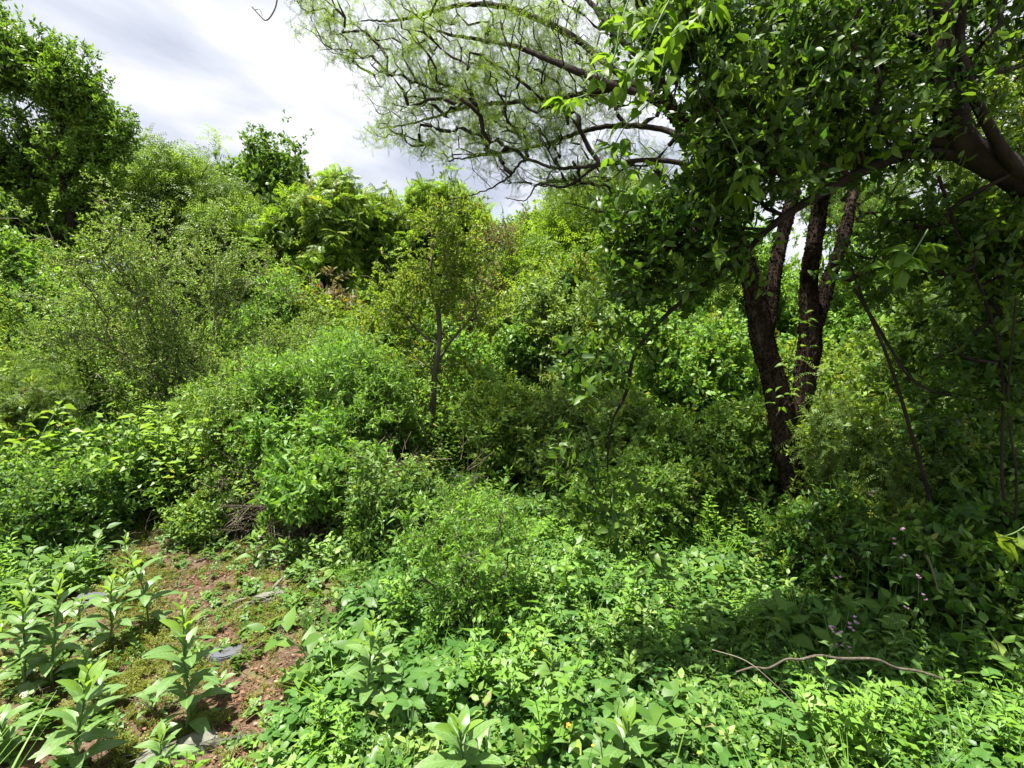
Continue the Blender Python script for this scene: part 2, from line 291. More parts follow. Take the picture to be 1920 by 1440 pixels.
PC = {}
def protos(kind, mat, stem='bark_twig', nvar=3):
    key = (kind, mat, stem)
    if key in PC: return PC[key]
    res = []
    for v in range(nvar):
        rg = random.Random(hash((kind, v)) % 9999 if False else sum(map(ord, kind)) * 7 + v)
        p = Proto()
        # unit sprig: grows along +Z about 1 long
        if kind in ('spray', 'spray_fine', 'spray_oval', 'spray_ovate', 'spray_lance', 'spray_hi'):
            n = {'spray': 22, 'spray_fine': 34, 'spray_oval': 15, 'spray_ovate': 14, 'spray_lance': 20, 'spray_hi': 11}[kind]
            Ls = {'spray': .24, 'spray_fine': .15, 'spray_oval': .34, 'spray_ovate': .36, 'spray_lance': .30, 'spray_hi': .42}[kind]
            ax = [Vector((0, 0, 0))]; d = Vector((0, 0, 1))
            for i in range(4):
                d = (d + rv(rg, .25)).normalized(); ax.append(ax[-1] + d * .25)
            p.stem(ax, .012, .004)
            side = []
            for k in range(3):
                b = ax[k] + (ax[k+1] - ax[k]) * rg.random(); dd = (rv(rg) + Vector((0, 0, .8))).normalized()
                e = b + dd * rg.uniform(.3, .5); side.append((b, e)); p.stem([b, (b + e) / 2 + rv(rg, .03), e], .007, .003)
            for i in range(n):
                if i % 2: s_, e_ = rg.choice(side); t = rg.uniform(.25, 1)
                else: k = rg.randrange(4); s_, e_ = ax[k], ax[k+1]; t = rg.random()
                pos = s_.lerp(e_, t); d = (rv(rg) + (e_ - s_).normalized() * .7 + Vector((0, 0, .1))).normalized()
                Lf = Ls * rg.uniform(.65, 1.15)
                up = Vector((0, 0, 1)) + rv(rg, .8)
                if kind in ('spray', 'spray_fine'): g = leaf_faces(Lf, Lf * .5, 'card', .2, .15)
                elif kind == 'spray_oval': g = leaf_faces(Lf, Lf * .45, 'lance', .25, .2)
                elif kind == 'spray_ovate': g = leaf_faces(Lf, Lf * .58, 'lance', .2, .25)
                elif kind == 'spray_hi': g = leaf_faces(Lf, Lf * .46, 'ovate', .22, .25)
                else: g = leaf_faces(Lf, Lf * .26, 'card', .2, .2)
                p.add(*g, frame(pos, d, up))
        elif kind in ('feather', 'feather_far'):
            # drooping bipinnate spray: rachises with narrow leaflet pairs
            nr = 5 if kind == 'feather' else 6
            p.stem([(0, 0, 0), (0.02, 0, .45)], .010, .004)
            for q in range(nr):
                b = Vector((0, 0, .08 + .37 * q / nr)); a = q * 2.4 + v
                d = Vector((math.cos(a), math.sin(a), .9)).normalized(); pts = [b]
                for i in range(6):
                    d = (d + Vector((0, 0, -.24)) + rv(rg, .12)).normalized(); pts.append(pts[-1] + d * .13)
                p.stem(pts, .005, .002)
                np_ = 11 if kind == 'feather' else 7
                for i in range(np_):
                    t = (i + .6) / np_ * 5.99; k = int(t); pos = pts[k].lerp(pts[k+1], t - k); ax_ = (pts[k+1] - pts[k]).normalized()
                    sd_ = ax_.cross(Vector((0, 0, 1)));
                    if sd_.length < .05: sd_ = Vector((1, 0, 0))
                    sd_.normalize()
                    Lf = (.13 if kind == 'feather' else .16) * (1 - .4 * i / np_) * rg.uniform(.8, 1.2); W = .026 if kind == 'feather' else .05
                    for s in (-1, 1):
                        p.add(*leaf_faces(Lf, W, 'card', .1, .1), frame(pos, sd_ * s + ax_ * .55 + rv(rg, .12), ax_.cross(sd_) + rv(rg, .3)))
        elif kind == 'pinnate':
            # rosette of long pinnate leaves
            for q in range(5):
                a = q * 1.9 + v + rg.random(); d = Vector((math.cos(a), math.sin(a), rg.uniform(.5, 1.4))).normalized(); pts = [Vector((0, 0, .04 * q))]
                for i in range(5):
                    d = (d + Vector((0, 0, -.22))).normalized(); pts.append(pts[-1] + d * .19)
                p.stem(pts, .009, .003)
                for i in range(9):
                    t = (i + .9) / 9.5 * 4.99; k = int(t); pos = pts[k].lerp(pts[k+1], t - k); ax_ = (pts[k+1] - pts[k]).normalized(); sd_ = ax_.cross(Vector((0, 0, 1))).normalized()
                    Lf = .24 * math.sin(math.pi * (.2 + .65 * i / 9)) * rg.uniform(.85, 1.15)
                    for s in (-1, 1):
                        p.add(*leaf_faces(Lf, .085, 'card', .15, .25), frame(pos, sd_ * s + ax_ * .45, Vector((0, 0, 1)) + rv(rg, .25)))
        elif kind in ('weed', 'weed_big'):
            # small upright plant: opposite ovate leaves, about 1 tall
            pts = [Vector((0, 0, 0))]; d = Vector((0, 0, 1))
            for i in range(5): d = (d + rv(rg, .16)).normalized(); pts.append(pts[-1] + d * .2)
            p.stem(pts, .013, .006)
            for i in range(6):
                b = pts[min(i, 5)] if i else pts[0].lerp(pts[1], .6); a0 = i * math.pi / 2 + rg.random() * .5
                for s in (0, math.pi):
                    a = a0 + s; el = rg.uniform(.0, .5) + i * .08
                    Lf = (.50 - .055 * i) * rg.uniform(.75, 1.1)
                    g = leaf_faces(Lf, Lf * .58, 'ovate' if kind == 'weed_big' else 'lance', .2, .22)
                    dd = Vector((math.cos(a), math.sin(a), el)); p.add(*g, frame(b + dd * .04, dd, Vector((0, 0, 1)) + rv(rg, .3)))
        elif kind == 'tallweed':
            for q in range(3):
                pts = [Vector((0, 0, 0))]; d = (Vector((0, 0, 1)) + rv(rg, .3)).normalized()
                for i in range(5): d = (d + rv(rg, .14)).normalized(); pts.append(pts[-1] + d * .2)
                p.stem(pts, .008, .004)
                for i in range(15):
                    t = (.25 + .75 * i / 15) * 4.99; k = int(t); pos = pts[k].lerp(pts[k+1], t - k); a = i * 2.4
                    Lf = .2 * (1 - .4 * i / 15) * rg.uniform(.8, 1.2)
                    p.add(*leaf_faces(Lf, Lf * .42, 'card', .2, .2), frame(pos, Vector((math.cos(a), math.sin(a), .5)), Vector((0, 0, 1)) + rv(rg, .3)))
        elif kind == 'shoots':
            for q in range(5):
                pts = [Vector((0, 0, 0))]; d = (Vector((0, 0, 1)) + rv(rg, .45)).normalized(); hh = rg.uniform(.13, .22)
                for i in range(5): d = (d + rv(rg, .2)).normalized(); pts.append(pts[-1] + d * hh)
                p.stem(pts, .006, .003)
                for i in range(26):
                    t = (.2 + .8 * i / 26) * 4.99; k = int(t); pos = pts[k].lerp(pts[k+1], t - k) ; a = i * 2.4; Lf = .095 * rg.uniform(.7, 1.2)
                    dd = Vector((math.cos(a), math.sin(a), rg.uniform(-.1, .7))); p.add(*leaf_faces(Lf, Lf * .45, 'card', .2, .2), frame(pos + dd * rg.uniform(0, .06), dd, Vector((0, 0, 1)) + rv(rg, .5)))
        elif kind == 'clover':
            for q in range(9):
                a = q * 2.4 + v; h = rg.uniform(.55, 1.0); rr = rg.uniform(.15, .55); tip = Vector((math.cos(a) * rr, math.sin(a) * rr, h))
                p.stem([(0, 0, 0), tuple(tip * .55 + Vector((0, 0, .1))), tuple(tip)], .010, .007)
                for s in range(3):
                    b = a + (s - 1) * 2.1; Lf = rg.uniform(.30, .42)
                    p.add(*leaf_faces(Lf, Lf * .82, 'round', .18, .15), frame(tip, Vector((math.cos(b), math.sin(b), rg.uniform(-.1, .25))), Vector((0, 0, 1)) + rv(rg, .25)))
        elif kind == 'fine':
            for q in range(9):
                a = q * 2.4 + v; d = Vector((math.cos(a), math.sin(a), rg.uniform(.5, 2.2))).normalized(); e = d * rg.uniform(.5, .95)
                p.stem([(0, 0, 0), tuple(e)], .012, .006)
                for i in range(5):
                    for s in (-1, 1):
                        b = a + s * 1.2; p.add(*leaf_faces(.22, .09, 'card', .1, .2), frame(e * ((i + 1) / 5), Vector((math.cos(b), math.sin(b), .5)) + rv(rg, .4)))
        elif kind == 'grass':
            for q in range(12):
                a = rg.random() * 6.28; d = Vector((math.cos(a) * .35, math.sin(a) * .35, 1)).normalized(); pts = [Vector((rg.uniform(-.06, .06), rg.uniform(-.06, .06), 0))]
                hh = rg.uniform(.5, 1)
                V = []; 
                for i in range(5):
                    w = .012 * (1 - i / 4.3); sd_ = Vector((-math.sin(a), math.cos(a), 0)) * w
                    V += [tuple(pts[-1] + sd_), tuple(pts[-1] - sd_)]
                    d = (d + Vector((math.cos(a), math.sin(a), -.5)) * .14).normalized(); pts.append(pts[-1] + d * hh * .25)
                p.add(V, [(2*i, 2*i+1, 2*i+3, 2*i+2) for i in range(4)])
        elif kind == 'litter':
            for q in range(5):
                a = rg.random() * 6.28; d = Vector((math.cos(a), math.sin(a), rg.uniform(-.1, .3))); pos = Vector((rg.uniform(-.6, .6), rg.uniform(-.6, .6), rg.uniform(.02, .12)))
                if q % 2: p.add(*leaf_faces(rg.uniform(.3, .6), rg.uniform(.12, .3), 'lance', .3, .3), frame(pos, d, Vector((0, 0, 1)) + rv(rg, .8)))
                else: p.stem([pos, pos + d * rg.uniform(.5, 1.2)], .03, .02, 0)
        elif kind == 'flake':
            p.add([(-.10, -.13, -.5), (.10, -.16, -.45), (.13, .02, .5), (-.1, .05, .45), (-.09, .1, -.45), (.10, .1, -.5), (.1, .1, .4), (-.1, .1, .5)], [(0, 1, 2, 3), (1, 5, 6, 2), (4, 0, 3, 7), (7, 3, 2, 6), (4, 5, 1, 0)])
        elif kind == 'twigs':
            for q in range(6):
                d = rv(rg).normalized(); b = rv(rg, .3); e = b + d * rg.uniform(.5, 1); p.stem([b, (b + e) / 2 + rv(rg, .08), e], .014, .006, 0)
                e2 = (b + e) / 2; p.stem([e2, e2 + (d + rv(rg)).normalized() * .4], .008, .004, 0)
        elif kind == 'blossom':
            for q in range(26):
                d = rv(rg).normalized(); p.add(*leaf_faces(.28, .2, 'card', .3, -.2), frame(d * .18 + Vector((0, 0, .3 * rg.random())), d, rv(rg)))
        res.append(p.obj('sprig_' + kind, [M[mat], M[stem]]))
    PC[key] = res
    return res

GN = {}
def scatter_group(plist):
    key = tuple(o.name for o in plist)
    if key in GN: return GN[key]
    ng = bpy.data.node_groups.new('scatter', 'GeometryNodeTree')
    ng.interface.new_socket('Geometry', in_out='INPUT', socket_type='NodeSocketGeometry'); ng.interface.new_socket('Geometry', in_out='OUTPUT', socket_type='NodeSocketGeometry')
    gi = ng.nodes.new('NodeGroupInput'); go = ng.nodes.new('NodeGroupOutput'); ip = ng.nodes.new('GeometryNodeInstanceOnPoints'); l = ng.links.new
    g2 = ng.nodes.new('GeometryNodeGeometryToInstance')
    for o in reversed(plist):
        oi = ng.nodes.new('GeometryNodeObjectInfo'); oi.inputs['Object'].default_value = o; l(oi.outputs['Geometry'], g2.inputs[0])
    def attr(nm, t):
        a = ng.nodes.new('GeometryNodeInputNamedAttribute'); a.data_type = t; a.inputs['Name'].default_value = nm; return a.outputs[0]
    l(gi.outputs[0], ip.inputs['Points']); l(g2.outputs[0], ip.inputs['Instance']); ip.inputs['Pick Instance'].default_value = True
    l(attr('pick', 'INT'), ip.inputs['Instance Index']); l(attr('rot', 'FLOAT_VECTOR'), ip.inputs['Rotation']); l(attr('scl', 'FLOAT'), ip.inputs['Scale'])
    l(ip.outputs[0], go.inputs[0])
    GN[key] = ng; return ng
def euler_from(D, roll):
    D = D / (np.linalg.norm(D, axis=1, keepdims=True) + 1e-9)
    al = np.arctan2(D[:, 1], D[:, 0]); be = np.arccos(np.clip(D[:, 2], -1, 1))
    ca, sa, cb, sb, cf, sf = np.cos(al), np.sin(al), np.cos(be), np.sin(be), np.cos(roll), np.sin(roll)
    R00 = ca*cb*cf - sa*sf; R10 = sa*cb*cf + ca*sf; R20 = -sb*cf; R21 = sb*sf; R22 = cb
    return np.stack([np.arctan2(R21, R22), -np.arcsin(np.clip(R20, -1, 1)), np.arctan2(R10, R00)], 1)
def scatter(name, pts, dirs, scl, plist, parent=None, rg=None, kind='stuff'):
    rg = rg or np.random.RandomState(len(pts))
    n = len(pts); me = bpy.data.meshes.new(name); me.vertices.add(n); me.vertices.foreach_set('co', np.ascontiguousarray(pts, np.float32).ravel())
    a = me.attributes.new('rot', 'FLOAT_VECTOR', 'POINT'); a.data.foreach_set('vector', euler_from(dirs, rg.rand(n) * 6.283).astype(np.float32).ravel())
    a = me.attributes.new('scl', 'FLOAT', 'POINT'); a.data.foreach_set('value', np.asarray(scl, np.float32))
    a = me.attributes.new('pick', 'INT', 'POINT'); a.data.foreach_set('value', rg.randint(0, len(plist), n).astype(np.int32))
    o = link(name, me, parent, kind); md = o.modifiers.new('scatter', 'NODES'); md.node_group = scatter_group(plist)
    return o

# ------------------------------------------------------------------ plant growth
def grow(rg, traced, targets, step, wob, sag=0.0, maxr=None):
    """traced: list of (pts Nx3). Every target is reached by a bent path from the best existing node."""
    tot = sum(len(t) for t in traced) + len(targets) * 14
    pos = np.zeros((tot, 3)); par = np.full(tot, -1); n = 0; paths = []
    for t in traced:
        t = np.asarray(t)[:, :3]
        if n == 0: prev = -1; s = 0
        else:
            prev = int(np.argmin(((pos[:n] - t[0]) ** 2).sum(1))); s = 1
        ids = [prev] if prev >= 0 else []
        for q in t[s:]:
            pos[n] = q; par[n] = prev; prev = n; ids.append(n); n += 1
        paths.append(ids)
    ntr = len(paths)
    lo = max(1, int(len(traced[0]) * .35))
    start = pos[min(len(traced[0]) - 1, n - 1)].copy() if len(traced) == 1 else pos[:n].mean(0)
    order = np.argsort(((targets - start) ** 2).sum(1))
    root = pos[0]
    for ti in order:
        t = targets[ti]; d = t - pos[lo:n]; dist = np.linalg.norm(d, axis=1) + 1e-6
        out = pos[lo:n] - root; out /= np.linalg.norm(out, axis=1, keepdims=True) + 1e-6
        c = (d * out).sum(1) / dist
        cost = dist * (1.75 - c)
        a = int(np.argmin(cost)) + lo; L_ = dist[a - lo]
        k = int(min(12, max(2, round(L_ / step))))
        p0 = pos[a]; pd = (p0 - pos[par[a]]) if par[a] >= 0 else np.array([0, 0, 1.])
        pd = pd / (np.linalg.norm(pd) + 1e-6)
        dv = (t - p0) / L_
        m0 = (pd * .6 + dv * .7) * L_; m1 = (dv + np.array([0, 0, -sag])) * L_
        ids = [a]; prev = a
        jit = rg.randn(3) * wob * L_ * .3
        for i in range(1, k + 1):
            s = i / k; h = (2*s**3 - 3*s**2 + 1) * p0 + (s**3 - 2*s**2 + s) * m0 + (-2*s**3 + 3*s**2) * t + (s**3 - s**2) * m1
            h = h + rg.randn(3) * wob * step * .5 + jit * s * (1 - s) * 2
            pos[n] = h; par[n] = prev; prev = n; ids.append(n); n += 1
        paths.append(ids)
    pos = pos[:n]; par = par[:n]
    cnt = np.zeros(n); 
    for ids in paths: cnt[ids[-1]] += 1
    for i in range(n - 1, -1, -1):
        if par[i] >= 0: cnt[par[i]] += cnt[i]
    return pos, par, cnt, paths, ntr

def ellip(rg, c, r, n, outer=0.45):
    d = rg.randn(n, 3); d /= np.linalg.norm(d, axis=1, keepdims=True)
    return np.array(c) + d * (rg.rand(n, 1) ** outer) * np.array(r)

def clumpy(rg, c, r, n, s, outer=.45, thr=-.02):
    q = ellip(rg, c, r, n * 3, outer)
    v = np.array([mnoise.noise(Vector(p / s)) for p in q])
    k = np.argsort(-(v + .12 * rg.randn(len(v)))); k = k[:max(n, 2)]
    return q[k]
def plant(name, label, cat, base, traced, blobs, ntar, kind, mat, leaf, per, r_base, twig='bark_twig', group=None, seed=1, step=None, wob=.35, sag=0.1,
          thick=None, droop=0.0, minz=0.05, pw=0.42, sides=5, leafspan=.6, jitter=.5, stems='stem', extra=None, shoots=0.0, mix=None):
    """blobs: (centre, radii, weight). leaf = sprig length in m, per = sprigs per twig"""
    rg = np.random.RandomState(seed)
    W = sum(b[2] for b in blobs)
    leaf *= .66; per = per * 1.28; size = float(np.max([max(b[1]) for b in blobs]))
    T = np.concatenate([clumpy(rg, b[0], b[1], max(2, int(ntar * 1.15 * b[2] / W)), size * .42) for b in blobs])
    if shoots:
        cc = np.mean([b[0] for b in blobs], 0); ns_ = int(len(T) * shoots); j = rg.choice(len(T), ns_, replace=False); v = T[j] - cc
        E = cc + v * rg.uniform(1.05, 1.5, (ns_, 1)); E[:, 2] += rg.uniform(0, .16, ns_) * size; T = np.concatenate([T, E])
    g = ground_h(T[:, 0], T[:, 1]); T[:, 2] = np.maximum(T[:, 2], g + minz)
    size = float(np.max([max(b[1]) for b in blobs]))
    step = step or max(.06, size * .11)
    pos, par, cnt, paths, ntr = grow(rg, traced, T, step, wob, sag)
    rad = r_base * (np.maximum(cnt, 1) / max(cnt[0], 1)) ** pw
    root = thing(name, label, cat, tuple(base), group)
    b = np.array(base)
    main = []; fine = []
    for i, ids in enumerate(paths):
        p = pos[ids]; r = rad[ids].copy()
        if i >= ntr: r[0] = r[1]; r[-1] = min(r[-1], r_base * .08 + .001)
        if i < ntr:
            if thick is not None and thick[i] is not None: r = np.array(thick[i])[-len(ids):]
            main.append((p - b, r))
        else: fine.append((p - b, np.minimum(r, r_base * .8)))
    for p, r in main:
        link('trunk' if cat == 'tree' else stems, quad_mesh('trunk', *tubes([(p, r)], 12 if r_base > .04 else 6, .12, seed), M[twig]), root)
    tw = tube_obj('twig', fine, M[twig], root, 4 if r_base < .06 else sides, 'stuff')
    # leaves on the outer part of every path
    PP = []; DD = []
    for i, ids in enumerate(paths):
        if i < ntr: continue
        p = pos[ids]; k = len(ids)
        m = max(1, int(per * (0.6 + rg.rand() * .8)))
        t = (1 - leafspan * rg.rand(m)) * (k - 1); j = np.minimum(t.astype(int), k - 2); f = (t - j)[:, None]
        q = p[j] * (1 - f) + p[j + 1] * f; dv = p[j + 1] - p[j]; dv /= np.linalg.norm(dv, axis=1, keepdims=True) + 1e-6
        dv = dv * .6 + rg.randn(m, 3) * .75; dv[:, 2] += .35 - droop
        q = q + rg.randn(m, 3) * leaf * jitter
        PP.append(q); DD.append(dv)
    PP = np.concatenate(PP); DD = np.concatenate(DD)
    keep = PP[:, 2] > ground_h(PP[:, 0], PP[:, 1]) + .02
    PP = PP[keep]; DD = DD[keep]
    scatter('foliage', PP - b, DD, leaf * (.65 + .6 * rg.rand(len(PP))), protos(kind, mat, twig if twig != 'bark' else 'bark_twig'), root, rg)
    if mix:
        idx = rg.choice(len(PP), int(len(PP) * .22), replace=False); scatter('foliage', PP[idx] - b + rg.randn(len(idx), 3) * leaf * .5, DD[idx], leaf * (.7 + .6 * rg.rand(len(idx))), protos(mix[0], mix[1]), root, rg)
    if extra:
        ek, em, en, es = extra
        idx = rg.choice(len(PP), en, replace=False); scatter('blossom' if ek == 'blossom' else 'turning_foliage', PP[idx] - b, DD[idx], es * (.7 + .6 * rg.rand(en)), protos(ek, em), root, rg)
    return root
def pxblob(px, py, Y, rx, ry, w=1.0, rz=None):
    c = P(px, py, Y); return (tuple(c), (rx * Y / F, (rz if rz is not None else rx * Y / F * .85), ry * Y / F), w)
def px_trace(rows, k=4):
    """rows (px, py, Y, radius in photo px)"""
    q = []
    for r in rows:
        p = P(r[0], r[1], r[2]); q.append((p.x, p.y, p.z, r[3] * r[2] / F))
    return spline(q, k)

# ================================================================== SETTING
gx = np.sinh(np.linspace(-5.2, 5.2, 330)) * 2.2
gy = np.sinh(np.linspace(-2.6, 5.0, 300)) * 2.6 + 3.0
X, Y_ = np.meshgrid(gx, gy); Z = ground_h(X, Y_)
rg0 = np.random.RandomState(3)
Z = Z + (rg0.rand(*Z.shape) - .5) * .014 * (np.hypot(X, Y_ - 2) < 9)
V = np.stack([X, Y_, Z], -1).reshape(-1, 3); nx = len(gx); ny = len(gy)
ii = np.arange(ny - 1)[:, None] * nx + np.arange(nx - 1)[None, :]
Q = np.stack([ii, ii + 1, ii + nx + 1, ii + nx], -1).reshape(-1, 4)
gm = bpy.data.materials.new('soil'); gm.use_nodes = True; nt = gm.node_tree; l = nt.links.new; pr = nt.nodes['Principled BSDF']
tcn = N(nt, 'ShaderNodeTexCoord')
na = N(nt, 'ShaderNodeTexNoise'); na.inputs['Scale'].default_value = 2.2; na.inputs['Detail'].default_value = 9; na.inputs['Roughness'].default_value = .7; l(tcn.outputs['Object'], na.inputs['Vector'])
nb = N(nt, 'ShaderNodeTexNoise'); nb.inputs['Scale'].default_value = 38; nb.inputs['Detail'].default_value = 6; nb.inputs['Roughness'].default_value = .7; l(tcn.outputs['Object'], nb.inputs['Vector'])
ra = ramp(nt, nb.outputs['Fac'], [(.3, (.036, .021, .013)), (.5, (.088, .060, .040)), (.7, (.165, .118, .08))])
rb = ramp(nt, na.outputs['Fac'], [(.47, (0, 0, 0)), (.62, (1, 1, 1))])
mxx = N(nt, 'ShaderNodeMix', data_type='RGBA'); l(rb.outputs[0], mxx.inputs[0]); l(ra.outputs[0], mxx.inputs[6]); mxx.inputs[7].default_value = (.10, .105, .035, 1)
l(mxx.outputs[2], pr.inputs['Base Color']); pr.inputs['Roughness'].default_value = .95; pr.inputs['Specular IOR Level'].default_value = .15
bmp = N(nt, 'ShaderNodeBump'); bmp.inputs['Strength'].default_value = .9; bmp.inputs['Distance'].default_value = .02; l(nb.outputs['Fac'], bmp.inputs['Height']); l(bmp.outputs[0], pr.inputs['Normal'])
go = link('ground', quad_mesh('ground', V, Q, gm), None, 'structure')

# soil patch in ground coordinates (from its outline on the photo)
def inpoly(px, py, poly):
    c = np.zeros(px.shape, bool); j = len(poly) - 1
    for i in range(len(poly)):
        xi, yi = poly[i]; xj, yj = poly[j]
        c ^= ((yi > py) != (yj > py)) & (px < (xj - xi) * (py - yi) / (yj - yi + 1e-9) + xi); j = i
    return c
SOILPX = [(-300, 1260), (-100, 1200), (150, 1120), (215, 1010), (330, 968), (450, 1000), (560, 1065), (655, 1100), (640, 1210), (560, 1310), (500, 1400), (470, 1600), (-600, 1600)]
SOIL = [tuple(G(*p))[:2] for p in SOILPX]
def soil(x, y): return inpoly(x, y, SOIL)
HOLLOW = [tuple(G(*p))[:2] for p in [(450, 1010), (430, 935), (560, 905), (700, 905), (735, 980), (690, 1030), (560, 1035)]]
def bare(x, y): return inpoly(x, y, SOIL) | inpoly(x, y, HOLLOW)

def field(n, x0, x1, y0, y1, rg, cone=1.25):
    y = y0 + (y1 - y0) * rg.rand(n * 2); x = rg.uniform(x0, x1, n * 2)
    k = np.abs(x) < cone * y + 1.0; x = x[k][:n]; y = y[k][:n]; return x, y
def vnoise(x, y, s, o=0):
    return np.sin(x * s + o) * np.sin(y * s * 1.13 + o * 2) * .5 + np.sin(x * s * 2.3 + y * s * 1.7 + o) * .3 + np.sin(y * s * 3.1 - x * s * 2.2 + o * 3) * .2
def cover(name, label, n, area, kind, mat, size, cond, seed, vert=.35, cat='ground cover', lift=0.0):
    rg = np.random.RandomState(seed); x, y = field(n, *area, rg); k = cond(x, y, rg); x = x[k]; y = y[k]
    z = ground_h(x, y) + lift; d = rg.randn(len(x), 3) * vert; d[:, 2] = 1
    hn = 1 + .45 * vnoise(x, y, 2.1, seed)
    o = scatter(name, np.stack([x, y, z], 1), d, size * (.55 + .7 * rg.rand(len(x))) * hn, protos(kind, mat, 'stem_green'), None, rg)
    o['label'] = label; o['category'] = cat; return o
notsoil = lambda x, y, rg: ~bare(x, y)
cover('leafy_ground_cover', 'dense fresh green leafy ground cover filling the clearing in front of the thicket', 30000, (-9, 9, .7, 9), 'weed', 'lf_cover', .125, lambda x, y, rg: ~bare(x, y), 11)
cover('trefoil_ground_cover', 'low round-leaved trefoil carpet spreading across the centre and right foreground', 16000, (-5, 6, .7, 5.5), 'clover', 'lf_coverD', .09, lambda x, y, rg: ~bare(x, y) & (x > -.9), 12)
cover('broad_ground_cover', 'larger pointed leaves of nettle-like weeds in the right foreground', 1600, (-1.2, 5, .7, 3.6), 'weed_big', 'lf_coverD', .14, lambda x, y, rg: ~bare(x, y) & (x > -.6 - 0 * y), 13)
cover('far_ground_cover', 'tangled green undergrowth carpeting the ground beneath the background shrubs', 26000, (-22, 22, 7, 24), 'weed', 'lf_mid', .28, lambda x, y, rg: y > 7, 14)
cover('moss_mat', 'yellow-green mat of tiny creeping plants over the bare reddish soil', 17000, (-4, .6, .7, 4.6), 'fine', 'lf_moss', .045, lambda x, y, rg: soil(x, y) & (vnoise(x, y, 3.7, 2) + .5 * rg.randn(len(x)) * .7 > -.02), 15, .6, 'moss')
cover('seedling_scatter', 'tiny bright seedlings sprouting sparsely over the bare soil', 2300, (-4, .4, .7, 4.6), 'clover', 'lf_cover', .05, lambda x, y, rg: soil(x, y) & (vnoise(x, y, 2.9, 5) > -.2), 16, .5, 'seedlings')
cover('fine_undergrowth', 'fine feathery yellow-green undergrowth between the weeds', 9000, (-7, 7, .8, 8), 'fine', 'lf_bright', .13, notsoil, 17, .4)
cover('grass_tufts', 'thin grass blades scattered among the foreground weeds', 1400, (-5, 5, .8, 6), 'grass', 'lf_bright', .30, notsoil, 18, .3, 'grass')
cover('leaf_litter', 'dry brown leaves and twig bits littering the bare soil', 15000, (-4.5, 1.0, .6, 4.8), 'litter', 'litter', .045, lambda x, y, rg: soil(x, y), 19, .25, 'leaf litter', .004)

cover('tall_herbs', 'taller stalky weeds with paired leaves rising unevenly out of the ground cover', 2200, (-8, 8, 1.6, 9), 'weed', 'lf_cover', .27, lambda x, y, rg: ~bare(x, y) & (vnoise(x, y, 1.3, 3) > 0), 23, .2, 'weeds')
cover('yellowed_leaves', 'scattered yellowing and orange leaves among the weeds', 380, (-6, 6, 1.6, 8), 'spray_ovate', 'lf_yellow', .10, notsoil, 24, .4, 'yellowed leaves')
cover('dead_twigs', 'fine dead twigs caught in the ground cover and on the soil', 900, (-5, 5, .9, 7), 'twigs', 'dead', .14, lambda x, y, rg: rg.rand(len(x)) > .2, 25, 2.0, 'twigs', .06)
cover('thicket_undergrowth', 'waist-high tangle of leafy shoots filling the gaps between the shrubs', 7500, (-13, 13, 4.3, 15), 'shoots', 'lf_mid', .85, lambda x, y, rg: (np.abs(x + .2) > .35 + (y < 5.6) * 1.0) & (vnoise(x, y, 1.1, 4) > -.35), 26, .22, 'undergrowth')
cover('mixed_weeds', 'pale grey-green weeds mixed through the fresh ground cover', 5000, (-8, 8, .9, 9), 'weed', 'lf_thorn', .15, notsoil, 27, .3, 'weeds')
cover('soil_weeds', 'sparse small weeds creeping over the edges of the bare soil', 900, (-4, .5, .7, 4.6), 'weed', 'lf_cover', .085, lambda x, y, rg: soil(x, y) & (vnoise(x, y, 2.2, 8) > -.1), 28, .4, 'weeds')
cover('tall_weeds', 'slender small-leaved weeds standing above the ground cover', 3600, (-8, 8, 1.3, 9), 'tallweed', 'lf_bright', .30, lambda x, y, rg: ~bare(x, y) & (vnoise(x, y, 1.9, 7) > -.15), 20, .15, 'weeds')
# ================================================================== BACKGROUND TREES
def back_tree(label, bx, Yd, blobs, kind, mat, leaf, ntar, per, r_base, twig='bark_twig', seed=1, name='tree', extra=None, droop=0, sag=.1, group=None, trace=None):
    g = G(960, 700); base = P(bx, 720, Yd); base.z = gh(base.x, base.y) - .03
    bl = [pxblob(*b[:2], Yd + (b[5] if len(b) > 5 else 0), *b[2:5]) for b in blobs]
    c = np.array(bl[0][0])
    if trace is None:
        b = np.array(base); tr = spline([b, b + (c - b) * .35 + np.array([.1, 0, .1]), b + (c - b) * .8], 4)
    else: tr = trace
    return plant(name, label, 'tree', base, [tr], bl, ntar, kind, mat, leaf, per, r_base, twig, group, seed, extra=extra, droop=droop, sag=sag, shoots=.1)

back_tree('tall dark-leaved tree at the left edge, sunlit top rising above all the others', -60, 9.5,
    [(-40, 330, 190, 140, 1.8), (40, 150, 55, 50, .8), (-70, 180, 100, 90, .9), (78, 105, 22, 30, .2), (10, 95, 26, 30, .2), (110, 190, 60, 50, .8), (135, 135, 24, 20, .15), (185, 235, 45, 22, .35), (205, 262, 26, 12, .15), (160, 200, 34, 20, .2), (60, 400, 120, 100, 1.2), (-120, 480, 160, 90, 1), (90, 320, 100, 90, .9), (150, 330, 60, 50, .4)],
    'spray_oval', 'lf_left', .36, 700, 7.5, .17, seed=21, name='broadleaf_tree')
back_tree('feathery light green mesquite-like tree behind the grey-green thorn shrub', 330, 13,
    [(330, 400, 130, 75, 1.6), (240, 370, 90, 60, 1), (430, 440, 100, 45, 1), (300, 350, 90, 40, .8), (150, 420, 100, 60, .7), (400, 520, 120, 60, .8)],
    'feather_far', 'lf_feather', .75, 420, 9, .16, seed=22, name='feathery_tree', droop=.4)
